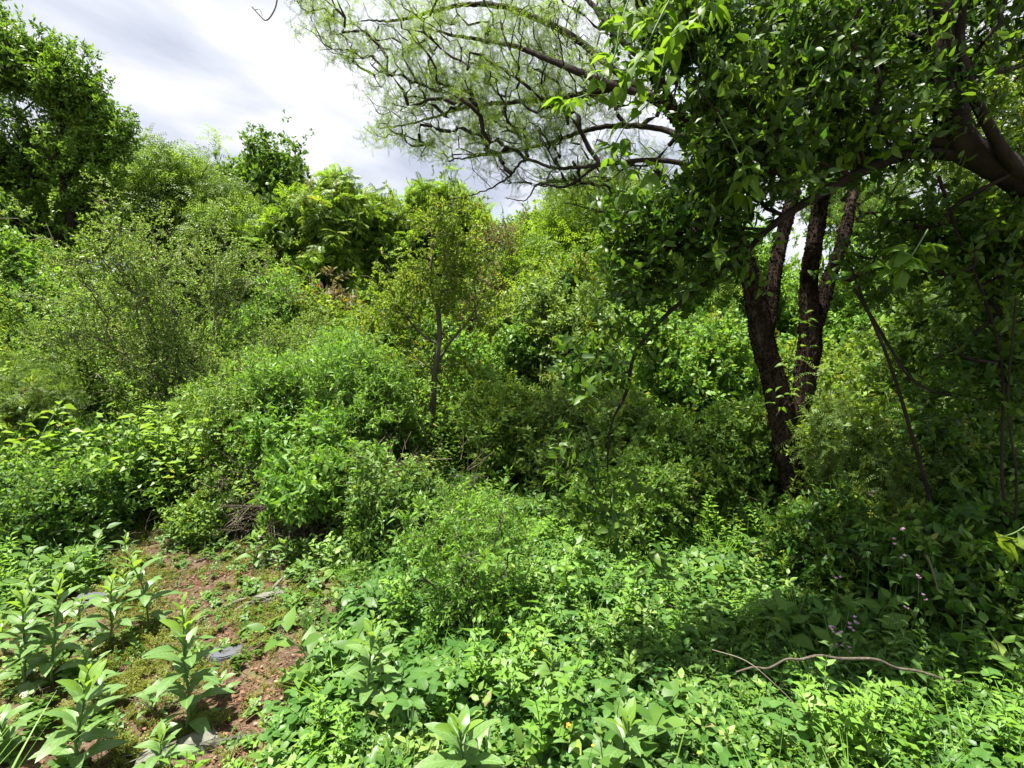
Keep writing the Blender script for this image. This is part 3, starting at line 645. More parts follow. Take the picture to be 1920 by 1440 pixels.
back_tree('round-topped darker green tree standing tallest in the middle distance', 505, 17,
    [(505, 350, 55, 42, 1.3), (470, 375, 38, 30, .6), (530, 400, 60, 50, .8), (500, 470, 90, 70, 1.4), (560, 520, 80, 60, 1)],
    'spray_ovate', 'lf_round', .62, 360, 11, .2, seed=23, name='broadleaf_tree')
back_tree('bright lime tree with long compound leaves, right of the round-topped tree', 610, 12.5,
    [(600, 400, 50, 55, 1), (640, 430, 90, 60, 1.3), (560, 450, 70, 50, 1), (700, 410, 45, 35, .6), (600, 510, 100, 60, 1.2), (720, 480, 45, 40, .4), (520, 500, 60, 50, .6)],
    'pinnate', 'lf_pinn', .50, 330, 7, .12, seed=24, name='pinnate_tree')
back_tree('lime tree with compound leaves and a few lilac blossoms, in the centre of the skyline', 835, 13.5,
    [(830, 415, 75, 45, 1.4), (800, 400, 40, 30, .6), (890, 435, 50, 28, .6), (850, 480, 80, 60, 1.2), (770, 500, 50, 40, .4)],
    'pinnate', 'lf_pinn', .47, 300, 7, .12, seed=25, name='pinnate_tree', extra=('blossom', 'fl_purple', 24, .38))
back_tree('wispy lime feathery tree just left of the big dark tree, below its drooping canopy', 1150, 10.5,
    [(1150, 430, 90, 50, 1.4), (1080, 400, 45, 30, .5), (1230, 450, 90, 50, 1), (1130, 510, 120, 60, 1.4), (1020, 520, 90, 60, 1), (1280, 520, 90, 50, 1)],
    'feather_far', 'lf_featherY', .6, 420, 10, .13, seed=26, name='feathery_tree', droop=.4)
back_tree('low distant tree on the skyline between the blossoming tree and the wispy tree', 1000, 16,
    [(1000, 455, 60, 30, 1), (940, 470, 60, 30, 1), (1040, 470, 60, 40, 1), (980, 520, 120, 50, 1.4)],
    'spray', 'lf_feather', .6, 260, 11, .15, seed=27, name='distant_tree')
back_tree('sunlit green tree seen behind the forked trunk of the big tree', 1400, 12,
    [(1350, 520, 110, 60, 1), (1450, 600, 130, 60, 1), (1280, 600, 90, 60, .8)],
    'spray', 'lf_bright', .6, 220, 10, .13, seed=28, name='distant_tree')
back_tree('bright tree behind the shaded thicket, right of the forked trunk', 1690, 10.5,
    [(1650, 420, 120, 110, 1), (1750, 560, 140, 100, 1.2), (1600, 640, 110, 60, .8)],
    'spray', 'lf_bright', .55, 200, 9, .13, seed=29, name='distant_tree')
back_tree('bright leafy tree filling the right edge of the skyline', 1960, 9,
    [(1930, 250, 150, 150, 1.3), (1900, 450, 150, 120, 1), (1980, 600, 160, 100, 1)],
    'spray', 'lf_yellow', .5, 300, 9, .15, seed=30, name='distant_tree')
back_tree('shadowy dense tree at the lower left edge behind the shrubs', -140, 7.5,
    [(-80, 560, 160, 120, 1), (-150, 700, 160, 110, 1)], 'spray_oval', 'lf_left', .4, 240, 12, .12, seed=31, name='broadleaf_tree')
# far wood as one mass
rgw = np.random.RandomState(5); n = 7000
x = rgw.uniform(-60, 60, n); y = 24 + rgw.rand(n) * 14; top = 3.6 + 1.3 * vnoise(x, y * .3, .25, 1) + np.where(x < 2, 1.2, 0)
z = rgw.rand(n) ** .8 * top; d = rgw.randn(n, 3); d[:, 2] += .5
fw = scatter('distant_woodland', np.stack([x, y, z], 1), d, 1.5 + rgw.rand(n), protos('spray', 'lf_mid', 'bark_twig'), None, rgw)
tag(fw, 'far green woodland closing off the view behind the trees', 'woodland')

# centre sapling tree with the curved bare trunk
base = G(808, 885)
Yc = base.y
tr1 = px_trace([(808, 885, Yc, 9), (806, 822, Yc, 9), (812, 760, Yc, 8.5), (815, 700, Yc, 8), (824, 630, Yc, 7), (820, 580, Yc, 6), (806, 520, Yc, 4.5), (812, 470, Yc, 3.5), (806, 420, Yc, 2)])
tr2 = px_trace([(816, 690, Yc, 5), (845, 640, Yc + .1, 4), (880, 600, Yc + .2, 3), (900, 560, Yc + .2, 2)])
tr3 = px_trace([(821, 575, Yc, 4), (842, 555, Yc - .1, 3.5), (845, 520, Yc - .1, 3), (862, 450, Yc - .2, 2)])
tr4 = px_trace([(806, 640, Yc, 4), (775, 610, Yc - .1, 3), (745, 570, Yc - .2, 2.5), (725, 520, Yc - .2, 1.5)])
bl = [pxblob(840, 460, Yc, 75, 65, 1.2), pxblob(800, 540, Yc + .2, 95, 55, 1.0), pxblob(880, 550, Yc, 70, 60, .8), pxblob(760, 690, Yc + .1, 110, 30, .7), pxblob(720, 590, Yc, 60, 50, .6), pxblob(870, 690, Yc + .2, 60, 22, .3)]
plant('slender_tree', 'slender lime-leaved tree with a curved bare trunk in the centre of the thicket', 'tree', base, [tr1, tr2, tr3, tr4], bl, 240, 'spray', 'lf_yellow', .24, 3.0, .035, 'bark_grey', seed=40, shoots=.3,
      thick=[tr1[:, 3] * .75, tr2[:, 3] * .7, tr3[:, 3] * .7, tr4[:, 3] * .7])

# ================================================================== SHRUBS
SH = []
def shrub(label, px, Yd, top, w, kind, mat, leaf, ntar, per, name='shrub', twig='bark_grey', nst=4, r=.025, low=.25, seed=None, extra=None, group=None, dep=.8, droop=0, minz=.05, cat='shrub', leafspan=.7, reach=0.0):
    seed = seed or len(SH) * 13 + 101; SH.append(1); rg = np.random.RandomState(seed)
    b = P(px, 720, Yd); b.z = gh(b.x, b.y) - .02; H = P(px, top, Yd).z - b.z; Wm = w * Yd / F / 2
    c = np.array(b) + np.array([0, 0, H * (.5 + low * .25)]); traced = []
    for i in range(nst):
        a = i * 6.283 / nst + rg.rand(); q = np.array([math.cos(a), math.sin(a), 0])
        s0 = np.array(b) + q * .03
        if i: s0 = np.array(b)
        traced.append(spline([s0, s0 + q * Wm * .12 + np.array([0, 0, H * .22]), s0 + q * Wm * rg.uniform(.25, .5) * (1 + reach) + rg.randn(3) * .05 + np.array([0, 0, H * rg.uniform(.45, .65) * (1 + reach)]), s0 + q * Wm * rg.uniform(.3, .6) * (1 + reach) + np.array([0, 0, H * rg.uniform(.55, .75) * (1 + reach)])], 3))
    bl = [(tuple(c - np.array([0, 0, H * .06])), (Wm * .9, Wm * dep, H * (.44 - low * .25)), 1.7)]
    for i in range(8):
        a = rg.rand() * 6.283; rr = rg.uniform(.3, 1.0); s = rg.uniform(.16, .46)
        bl.append(((c[0] + math.cos(a) * Wm * rr, c[1] + math.sin(a) * Wm * rr * dep, c[2] + H * rg.uniform(-.2, .40)), (Wm * s, Wm * s, H * s * .55), 1.5 * s * s + .12))
    return plant(name, label, cat, b, traced, bl, ntar, kind, mat, leaf, per, r, twig, group, seed, extra=extra, droop=droop, minz=minz, pw=.38, leafspan=leafspan, shoots=.26, mix=(rg.choice(['spray', 'spray_lance', 'spray_fine', 'spray_oval']), rg.choice(['lf_mid', 'lf_thorn', 'lf_yellow', 'lf_bright', 'lf_pink'], p=[.3, .25, .2, .2, .05])))

shrub('large open grey-green thorn shrub with many bare upright stems, left of centre', 340, 6.3, 440, 420, 'spray_fine', 'lf_thorn', .30, 480, 3.0, 'thorn_shrub', nst=13, r=.045, low=.5, seed=501, reach=.3)
shrub('bright green bush behind the thorn shrub at the left edge', 40, 8, 515, 260, 'spray_ovate', 'lf_bright', .4, 180, 9, nst=4)
shrub('leafy bush between the left edge and the thorn shrub, partly shaded', 90, 6.2, 640, 240, 'spray', 'lf_mid', .32, 200, 10, low=.1)
shrub('dark ferny bush low at the left edge', -20, 5.0, 690, 240, 'feather', 'lf_mid', .34, 150, 9, low=.1, droop=.4)
shrub('low leafy bush in front of the thorn shrub, at the left', 170, 4.9, 830, 230, 'spray_ovate', 'lf_dark', .25, 140, 9, low=.1)
shrub('low bush under the thorn shrub stems, beside the dark hollow', 290, 4.8, 820, 170, 'spray_oval', 'lf_dark', .24, 110, 8, low=.1)
shrub('upright willowy bright green bush just right of the thorn shrub', 590, 5.3, 640, 270, 'spray_lance', 'lf_bright', .30, 330, 9, nst=7, low=.2, seed=507)
shrub('small willowy bush between the thorn shrub and the willowy bright bush', 460, 5.0, 740, 190, 'spray_lance', 'lf_mid', .28, 200, 9, low=.1)
shrub('dense bush mound with broad glossy leaves over the brush pile', 580, 4.05, 862, 210, 'spray_hi', 'lf_bright', .21, 150, 8, low=.95, nst=5, seed=508, minz=.34)
shrub('bushy lime shrub with orange-tinged tips behind the willowy bush', 640, 8, 555, 260, 'spray', 'lf_yellow', .36, 240, 8, extra=('spray', 'lf_autumn', 60, .3))
shrub('tall green shrub behind the willowy bush, left of the lime shrub', 520, 8.2, 560, 160, 'spray_lance', 'lf_bright', .42, 180, 9)
shrub('dry pinkish-brown shrub on the slope below the blossoming tree', 925, 10, 445, 100, 'spray_fine', 'lf_pink', .5, 150, 6, 'dry_shrub')
shrub('dry reddish shrub beneath the bright lime compound-leaved tree', 600, 9.6, 560, 120, 'spray_fine', 'lf_pink', .45, 130, 6, 'dry_shrub')
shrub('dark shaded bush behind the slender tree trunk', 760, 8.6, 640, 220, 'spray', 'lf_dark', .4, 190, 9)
shrub('bright bush right of the slender tree trunk', 925, 7.2, 625, 170, 'spray_ovate', 'lf_bright', .3, 170, 8)
shrub('low bush at the foot of the slender tree, on its left', 720, 6.0, 735, 170, 'spray_lance', 'lf_bright', .27, 160, 9, low=.1)
shrub('low dark bush at the foot of the slender tree, on its right', 870, 6.6, 760, 180, 'spray', 'lf_mid', .26, 150, 9, low=.1)
shrub('tall tangled bush behind the bright bush, centre right', 1010, 9.2, 520, 220, 'spray', 'lf_yellow', .45, 230, 8)
shrub('pale green bush with whitish leaves, right of the centre', 1060, 7.2, 585, 200, 'spray_oval', 'lf_thorn', .32, 210, 8)
shrub('low bush below the pale bush, edge of the sunlit clearing', 980, 5.6, 740, 190, 'spray_oval', 'lf_mid', .26, 170, 8, low=.1)
shrub('round olive bush behind the tip of the arching branch', 1095, 5.2, 770, 160, 'spray', 'lf_thorn', .26, 170, 9, low=.1)
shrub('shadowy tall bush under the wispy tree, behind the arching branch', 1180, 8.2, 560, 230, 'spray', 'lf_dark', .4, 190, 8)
shrub('bush with a few yellow and orange leaves, between the arching branch and the big trunk', 1215, 4.7, 770, 170, 'spray_ovate', 'lf_mid', .25, 150, 7, extra=('spray_ovate', 'lf_autumn', 22, .17))
shrub('fresh green bush left of the big trunk at its mid height', 1330, 5.8, 640, 230, 'spray_ovate', 'lf_bright', .3, 230, 8)
shrub('lime sunlit bush seen just left of the big forked trunk', 1420, 7.6, 630, 220, 'spray', 'lf_yellow', .36, 200, 8)
shrub('dense darker bush close to the left side of the big trunk base', 1345, 4.3, 800, 190, 'spray_oval', 'lf_mid', .24, 190, 9, low=.1)
shrub('low trailing bush in front of the orange-leaved bush', 1180, 4.0, 900, 170, 'spray_oval', 'lf_mid', .22, 130, 8, low=.1)
shrub('shaded bush right behind the foot of the big trunk', 1560, 4.8, 790, 200, 'spray_oval', 'lf_mid', .27, 180, 8, low=.1)
shrub('ferny shaded bush right of the big trunk', 1670, 3.5, 810, 190, 'feather', 'lf_mid', .30, 200, 8, 'ferny_shrub', low=.1, droop=.3)
shrub('sunlit bush in the gap right of the big trunk', 1680, 6.6, 660, 260, 'spray_ovate', 'lf_yellow', .34, 220, 8)
shrub('broad-leaved bush at the right edge, halfway up', 1850, 4.6, 640, 240, 'spray_ovate', 'lf_mid', .32, 200, 8)
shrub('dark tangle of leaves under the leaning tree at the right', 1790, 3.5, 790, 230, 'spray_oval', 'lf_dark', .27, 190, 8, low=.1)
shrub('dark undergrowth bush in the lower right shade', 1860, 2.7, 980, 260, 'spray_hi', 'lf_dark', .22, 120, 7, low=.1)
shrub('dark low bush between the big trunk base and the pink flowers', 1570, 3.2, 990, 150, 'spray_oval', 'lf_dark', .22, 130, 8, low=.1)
shrub('thin-stemmed willowy sapling clump in the centre foreground', 880, 2.75, 900, 230, 'spray_lance', 'lf_bright', .20, 60, 3.2, 'sapling_clump', twig='bark_grey', nst=7, r=.014, low=.3, seed=530)
shrub('low green bush left of the clearing behind the soil patch', 80, 3.9, 900, 240, 'spray_oval', 'lf_cover', .22, 150, 9, low=.05)
shrub('small leafy bush behind the upper corner of the soil patch', 360, 4.1, 925, 110, 'spray_ovate', 'lf_mid', .16, 70, 7, low=.05)
shrub('leafy clump beside the sapling clump, at the edge of the brush pile', 730, 3.7, 890, 130, 'spray_oval', 'lf_cover', .2, 100, 8, low=.05)

# ================================================================== BIG DARK TREE
Yt = 3.75
T = {}
T['trunk'] = px_trace([(1504, 1075, Yt, 34), (1494, 990, Yt, 24), (1486, 900, Yt, 22), (1477, 850, Yt, 25), (1466, 780, Yt, 25), (1448, 700, Yt, 21), (1431, 640, Yt, 22), (1420, 580, Yt, 20), (1408, 525, Yt, 17), (1392, 480, Yt, 16), (1376, 430, Yt, 15), (1352, 350, Yt, 15), (1318, 270, Yt, 14), (1258, 205, Yt - .1, 14), (1222, 120, Yt - .2, 11), (1205, 30, Yt - .3, 9), (1190, -80, Yt - .3, 7)], 4)
T['mid'] = px_trace([(1436, 630, Yt, 13), (1446, 575, Yt + .06, 13), (1450, 525, Yt + .1, 13), (1463, 460, Yt + .2, 12), (1478, 400, Yt + .3, 12), (1496, 330, Yt + .4, 9), (1520, 250, Yt + .5, 6), (1530, 160, Yt + .6, 4)], 3)
T['right'] = px_trace([(1482, 870, Yt, 16), (1498, 790, Yt, 18), (1511, 700, Yt, 20), (1520, 640, Yt, 21), (1518, 580, Yt, 18), (1516, 525, Yt, 15), (1524, 470, Yt - .1, 15), (1536, 390, Yt - .1, 13), (1552, 300, Yt - .2, 11), (1560, 200, Yt - .2, 8), (1575, 60, Yt - .2, 6)], 4)
T['right2'] = px_trace([(1522, 635, Yt, 12), (1542, 570, Yt + .05, 12), (1554, 525, Yt + .1, 12), (1578, 460, Yt + .1, 11), (1592, 400, Yt + .2, 9), (1610, 300, Yt + .3, 7), (1640, 200, Yt + .3, 5)], 3)
T['a'] = px_trace([(1250, 200, Yt - .1, 9), (1150, 130, Yt + .3, 8), (1060, 60, Yt + .7, 8), (950, 15, Yt + 1.0, 7), (860, 10, Yt + 1.3, 5), (760, 35, Yt + 1.5, 3.5), (680, 40, Yt + 1.6, 1.5)])
T['b'] = px_trace([(1240, 185, Yt - .1, 9), (1150, 160, Yt + .1, 9), (1050, 120, Yt + .4, 8), (960, 85, Yt + .7, 5.5), (870, 70, Yt + .9, 4), (790, 50, Yt + 1.1, 2)])
T['c'] = px_trace([(1250, 200, Yt - .1, 12), (1170, 160, Yt + .3, 14), (1080, 180, Yt + .8, 9), (980, 190, Yt + 1.3, 6), (880, 200, Yt + 1.7, 4), (780, 230, Yt + 2.0, 2.5), (710, 240, Yt + 2.2, 1.5)])
T['d'] = px_trace([(1325, 280, Yt, 8), (1230, 240, Yt + .4, 7), (1120, 240, Yt + .9, 6), (1020, 270, Yt + 1.4, 4.5), (920, 290, Yt + 1.8, 3), (840, 300, Yt + 2.0, 1.5)])
T['e'] = px_trace([(1345, 320, Yt, 7), (1230, 300, Yt + .2, 6), (1120, 310, Yt + .5, 5), (1040, 315, Yt + .8, 4), (985, 300, Yt + 1.0, 3.5), (950, 335, Yt + 1.1, 2.5), (890, 365, Yt + 1.2, 1.4), (840, 375, Yt + 1.2, 1)])
T['e2'] = px_trace([(1120, 310, Yt + .5, 4), (1060, 350, Yt + .7, 3), (1010, 345, Yt + .9, 2.5), (985, 375, Yt + 1.0, 1.5), (950, 372, Yt + 1.0, 1)])
T['f'] = px_trace([(1370, 400, Yt, 6), (1260, 390, Yt + .8, 5), (1150, 400, Yt + 1.4, 3.5), (1060, 380, Yt + 1.8, 1.5)])
T['g'] = px_trace([(1225, 130, Yt - .2, 9), (1150, 60, Yt, 7), (1080, -20, Yt + .4, 5), (960, -80, Yt + .6, 3)])
T['h'] = px_trace([(1400, 500, Yt, 6), (1300, 510, Yt + .7, 4.5), (1200, 540, Yt + 1.3, 3), (1120, 560, Yt + 1.6, 1.5)])
T['i'] = px_trace([(1560, 250, Yt, 7), (1650, 150, Yt + .3, 5), (1750, 100, Yt + .5, 3)])
base = P(1508, 1075, Yt); base.z = gh(base.x, base.y) - .05
b = np.array(base)
tree = thing('big_tree', 'big dark tree with a forked rough trunk and feathery canopy spreading left', 'tree', tuple(base))
blobs = [pxblob(760, 90, Yt + 1.4, 150, 80, 1.6, .8), pxblob(900, 160, Yt + 1.3, 170, 90, 2.2, .9), pxblob(1050, 120, Yt + .8, 150, 130, 2.0, .9), pxblob(840, 240, Yt + 1.9, 110, 50, .9, .7),
         pxblob(1000, 270, Yt + 1.3, 140, 70, 1.5, .8), pxblob(1130, 340, Yt + 1.2, 120, 55, 1.2, .7), pxblob(620, 40, Yt + 1.4, 60, 45, .5, .5), pxblob(1000, -60, Yt + .8, 300, 90, 1.5, 1.0),
         pxblob(1250, 120, Yt + .5, 120, 140, .9, .7), pxblob(1480, 200, Yt + .6, 180, 150, 1.4, .9), pxblob(1650, 150, Yt + .8, 180, 150, 1.2, .9), pxblob(1500, -60, Yt + .5, 300, 120, 1.3, 1.0), pxblob(1500, -420, Yt + .7, 300, 150, 2.6, 1.3), pxblob(1850, -250, Yt + .5, 200, 200, 1.6, 1.0), pxblob(1180, 530, Yt + 1.3, 100, 40, .6, .5), pxblob(720, 215, Yt + 1.9, 45, 40, .35, .4), pxblob(1640, 360, Yt + .8, 150, 70, .7, .6), pxblob(790, 275, Yt + 1.9, 30, 22, .12, .2)]  # dense crown blobs high above the view are added to shade the right side
rg = np.random.RandomState(77); W = sum(q[2] for q in blobs); NT = 2100
TG = np.concatenate([clumpy(rg, q[0], q[1], int(NT * .35 * q[2] / W), .3, .4) for q in blobs] + [ellip(rg, q[0], q[1], int(NT * .65 * q[2] / W), .4) for q in blobs])
keys = list(T); pos, par, cnt, paths, ntr = grow(rg, [T[k][:, :3] for k in keys], TG, .13, .3, .3)
rad = .0034 * np.maximum(cnt, 1) ** .42
names = {'trunk': 'trunk', 'mid': 'trunk', 'right': 'trunk', 'right2': 'trunk'}
for i, k in enumerate(keys):
    t = T[k]; p = spline(t[:, :3], 3); big = k in names; sd_ = 44 if big else 9
    if not big: p = p + rg.randn(*p.shape) * np.linspace(0, .006, len(p))[:, None]; t = t.copy(); t[:, 3] *= .72
    else: t = t.copy(); t[:, 3] *= .9
    r = np.interp(np.linspace(0, 1, len(p)), np.linspace(0, 1, len(t)), t[:, 3])
    V, Q = tubes([(p - b, r)], sd_, 0, i)
    if big:   # rough bark ridges
        Vr = V.reshape(len(p), sd_, 3); c_ = (p - b)[:, None, :]
        an_ = np.arange(sd_) / sd_ * 2 * np.pi; al_ = np.cumsum(np.r_[0, np.linalg.norm(np.diff(p, axis=0), axis=1)])
        ph = np.array([[-.16 * abs(mnoise.noise(Vector((math.cos(q) * 3.4, math.sin(q) * 3.4, z_ * 4.5 + i * 9)))) ** .7 + .09 * mnoise.noise(Vector((math.cos(q) * 7, math.sin(q) * 7, z_ * 11))) + .12 * mnoise.noise(Vector((math.cos(q), math.sin(q), z_ * 2.5 + i))) for q in an_] for z_ in al_]) + .05
        V = (c_ + (Vr - c_) * (1 + ph[:, :, None])).reshape(-1, 3)
    link('trunk' if big else 'limb', quad_mesh(k, V, Q, M['bark' if big else 'bark_twig']), tree)
    if big:   # lifted bark flakes
        nf = int(45 * len(p)); j = rg.randint(0, len(p), nf); q = rg.randint(0, sd_, nf); Pf = V.reshape(len(p), sd_, 3)[j, q]; Df = Pf - (p - b)[j]; Df /= np.linalg.norm(Df, axis=1, keepdims=True) + 1e-9
        Df = Df * .35 + rg.randn(nf, 3) * .15; Df[:, 2] += rg.choice([-1, 1], nf); scatter('bark_flake', Pf, Df, .014 + .024 * rg.rand(nf), protos('flake', 'bark'), tree, rg)
fine = []
for i, ids in enumerate(paths[ntr:]):
    p = pos[ids] - b; r = rad[ids].copy(); r[0] = r[1]; r[-1] = .002; fine.append((p, np.clip(r, .0022, .02)))
tube_obj('twig', fine, M['bark_twig'], tree, 4, 'stuff')
def fol(paths_, per, leaf, span, droop, jit, rg, filt=None):
    PP = []; DD = []
    for ids in paths_:
        p = pos[ids]; k = len(ids); m = rg.poisson(per) + 1
        t = (1 - span * rg.rand(m)) * (k - 1); j = np.minimum(t.astype(int), k - 2); f = (t - j)[:, None]; q = p[j] * (1 - f) + p[j+1] * f
        dv = (p[j+1] - p[j]); dv /= np.linalg.norm(dv, axis=1, keepdims=True) + 1e-6; dv = dv * .6 + rg.randn(m, 3) * .6; dv[:, 2] -= droop; PP.append(q + rg.randn(m, 3) * leaf * jit); DD.append(dv)
    return np.concatenate(PP), np.concatenate(DD)
PP, DD = fol(paths[ntr:], .8, .2, .8, .2, .3, rg)
scatter('foliage', PP - b, DD, .165 * (.7 + .6 * rg.rand(len(PP))), protos('feather', 'lf_feather', 'bark_twig'), tree, rg)

# ================================================================== LEANING TREE AT THE RIGHT
Y2 = 2.6
S = {}
S['trunk'] = px_trace([(2150, 1500, 2.7, 60), (2120, 1100, 2.7, 56), (2080, 760, 2.7, 50), (2030, 500, 2.65, 44), (1960, 370, 2.6, 38), (1900, 325, 2.6, 32), (1840, 295, 2.6, 30), (1795, 262, 2.6, 32), (1782, 200, 2.6, 30), (1772, 120, 2.6, 27), (1765, 30, 2.6, 24), (1750, -100, 2.6, 18)], 5)
S['a'] = px_trace([(1930, 350, 2.6, 16), (1885, 290, 2.5, 14), (1845, 220, 2.45, 12), (1815, 150, 2.45, 11), (1800, 70, 2.45, 10), (1812, -30, 2.45, 7)])
S['b'] = px_trace([(1800, 275, 2.6, 16), (1740, 262, 2.6, 13), (1690, 255, 2.6, 9), (1640, 250, 2.6, 6)])
S['arch'] = px_trace([(1785, 290, 2.6, 15), (1700, 290, 2.6, 12), (1600, 330, 2.55, 11), (1510, 380, 2.5, 10), (1440, 430, 2.5, 8), (1385, 485, 2.5, 7), (1310, 540, 2.5, 6), (1240, 600, 2.5, 5), (1190, 665, 2.5, 4.5), (1175, 735, 2.5, 4), (1145, 800, 2.5, 2.8), (1138, 900, 2.45, 1.5)])
S['c'] = px_trace([(1776, 150, 2.6, 9), (1750, 90, 2.7, 8), (1690, 60, 2.8, 6), (1600, 20, 2.9, 4), (1500, -20, 3, 2)])
S['d'] = px_trace([(1780, 180, 2.6, 8), (1850, 140, 2.8, 7), (1920, 120, 3, 6), (2020, 60, 3.2, 4)])
S['e'] = px_trace([(1600, 330, 2.55, 5), (1500, 290, 2.4, 4), (1400, 250, 2.3, 3), (1320, 180, 2.2, 2), (1290, 90, 2.2, 1.2)])
S['f'] = px_trace([(1440, 430, 2.5, 4), (1340, 430, 2.5, 3.5), (1260, 470, 2.5, 2.5), (1180, 490, 2.5, 1.2)])
base2 = P(2150, 1500, 2.7); base2.z = gh(base2.x, base2.y) - .05; b2 = np.array(base2)
lean = thing('leaning_tree', 'shadowed leafy tree leaning in from the right, one long bough arching down left', 'tree', tuple(base2))
bl2 = [pxblob(1500, 120, 2.7, 200, 120, 2.0, .6), pxblob(1380, 230, 2.5, 120, 120, 1.5, .4), pxblob(1650, 60, 2.8, 200, 110, 1.6, .7), pxblob(1300, 60, 2.5, 70, 80, .7, .4), pxblob(1600, 240, 2.7, 160, 75, 1.3, .5),
       pxblob(1270, 440, 2.5, 110, 55, 1.2, .3), pxblob(1390, 340, 2.5, 110, 50, .9, .35), pxblob(1850, 60, 2.8, 120, 120, 1.0, .6), pxblob(1850, 420, 2.8, 120, 80, 1.1, .5), pxblob(1740, 480, 3.0, 120, 90, 1.0, .6), pxblob(1800, 700, 3.0, 130, 70, .7, .5), pxblob(1200, 500, 2.5, 70, 40, .4, .2), pxblob(1100, 690, 2.4, 40, 30, .22, .12), pxblob(1150, 620, 2.5, 30, 40, .08, .1),
       pxblob(1120, 890, 2.4, 45, 50, .14, .12), pxblob(1170, 1000, 2.35, 30, 30, .08, .12), pxblob(1500, -80, 2.6, 350, 90, 1.2, 1.0), pxblob(1950, -280, 3.0, 380, 220, 3.2, 1.3), pxblob(2100, 200, 3.6, 160, 200, 1.2, .8), pxblob(1880, 620, 2.9, 100, 90, .6, .4)]  # heaviest blob: unseen crown above the frame, added to deepen shade below right
rg = np.random.RandomState(78); W = sum(q[2] for q in bl2); NT = 1000
TG = np.concatenate([clumpy(rg, q[0], q[1], max(3, int(NT * q[2] / W)), .22, .5) for q in bl2])
k2 = list(S); pos, par, cnt, paths, ntr = grow(rg, [S[k][:, :3] for k in k2], TG, .1, .45, .15)
rad = .0022 * np.maximum(cnt, 1) ** .45
for i, k in enumerate(k2):
    t = S[k].copy(); t[:, 3] *= .95 if k == 'trunk' and False else (.78 if k != 'trunk' else .84); V, Q = tubes([(t[:, :3] - b2, t[:, 3])], 16 if k == 'trunk' else 8, .14, i)
    link('trunk' if k == 'trunk' else 'limb', quad_mesh(k, V, Q, M['bark_lichen']), lean)
tube_obj('twig', [(pos[ids] - b2, np.clip(np.r_[rad[ids][1], rad[ids][1:]], .0012, .010)) for ids in paths[ntr:]], M['bark_twig'], lean, 4, 'stuff')
PP, DD = fol(paths[ntr:], 3.3, .17, .85, -.05, .4, rg)
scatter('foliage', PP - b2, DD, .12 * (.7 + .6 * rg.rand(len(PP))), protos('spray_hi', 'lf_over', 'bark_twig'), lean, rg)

# ================================================================== leaf-by-leaf plants
def leaf_mesh(name, kind, ratio, mat, fold=.2, curl=.2, lift=0.06):
    V, Fc = leaf_faces(1.0, ratio, kind, fold, curl, lift); me = bpy.data.meshes.new(name); me.from_pydata(V, [], Fc); me.polygons.foreach_set('use_smooth', [True] * len(Fc)); me.materials.append(M[mat]); me.update(); return me
HL = [leaf_mesh('herb_leaf', 'hero', .36, 'lf_herb', .22, .32, .12), leaf_mesh('herb_leaf', 'hero', .32, 'lf_herb', .30, .18, .08), leaf_mesh('herb_leaf', 'hero', .40, 'lf_herb', .15, .42, .16)]
HT = [leaf_mesh('herb_top_leaf', 'hero', .36, 'lf_herbtop', .35, .12, .05)]
VL = [leaf_mesh('vine_leaf', 'ovate', .55, 'lf_vine', .2, .25), leaf_mesh('vine_leaf', 'ovate', .5, 'lf_vine', .3, .4)]
VA = [leaf_mesh('turning_leaf', 'ovate', .55, 'lf_autumn', .3, .3)]
CL = [leaf_mesh('weed_leaf', 'ovate', .66, 'lf_weed', .2, .25), leaf_mesh('weed_leaf', 'round', .75, 'lf_weed', .15, .2), leaf_mesh('weed_leaf', 'ovate', .6, 'lf_weed2', .25, .3)]
PK = bpy.data.meshes.new('petal'); V_, F_ = leaf_faces(1, .6, 'lance', .3, -.3); PK.from_pydata(V_, [], F_); PK.materials.append(M['fl_pink'])
POM = PK.copy(); POM.materials.clear(); POM.materials.append(M['fl_orange']); PYM = PK.copy(); PYM.materials.clear(); PYM.materials.append(M['fl_yellow'])
PRM = PK.copy(); PRM.materials.clear(); PRM.materials.append(M['fl_red'])
def leaf(parent, mesh, m4, name='leaf'):
    o = bpy.data.objects.new(name, mesh); COL.objects.link(o); o.parent = parent; o.matrix_basis = m4; return o
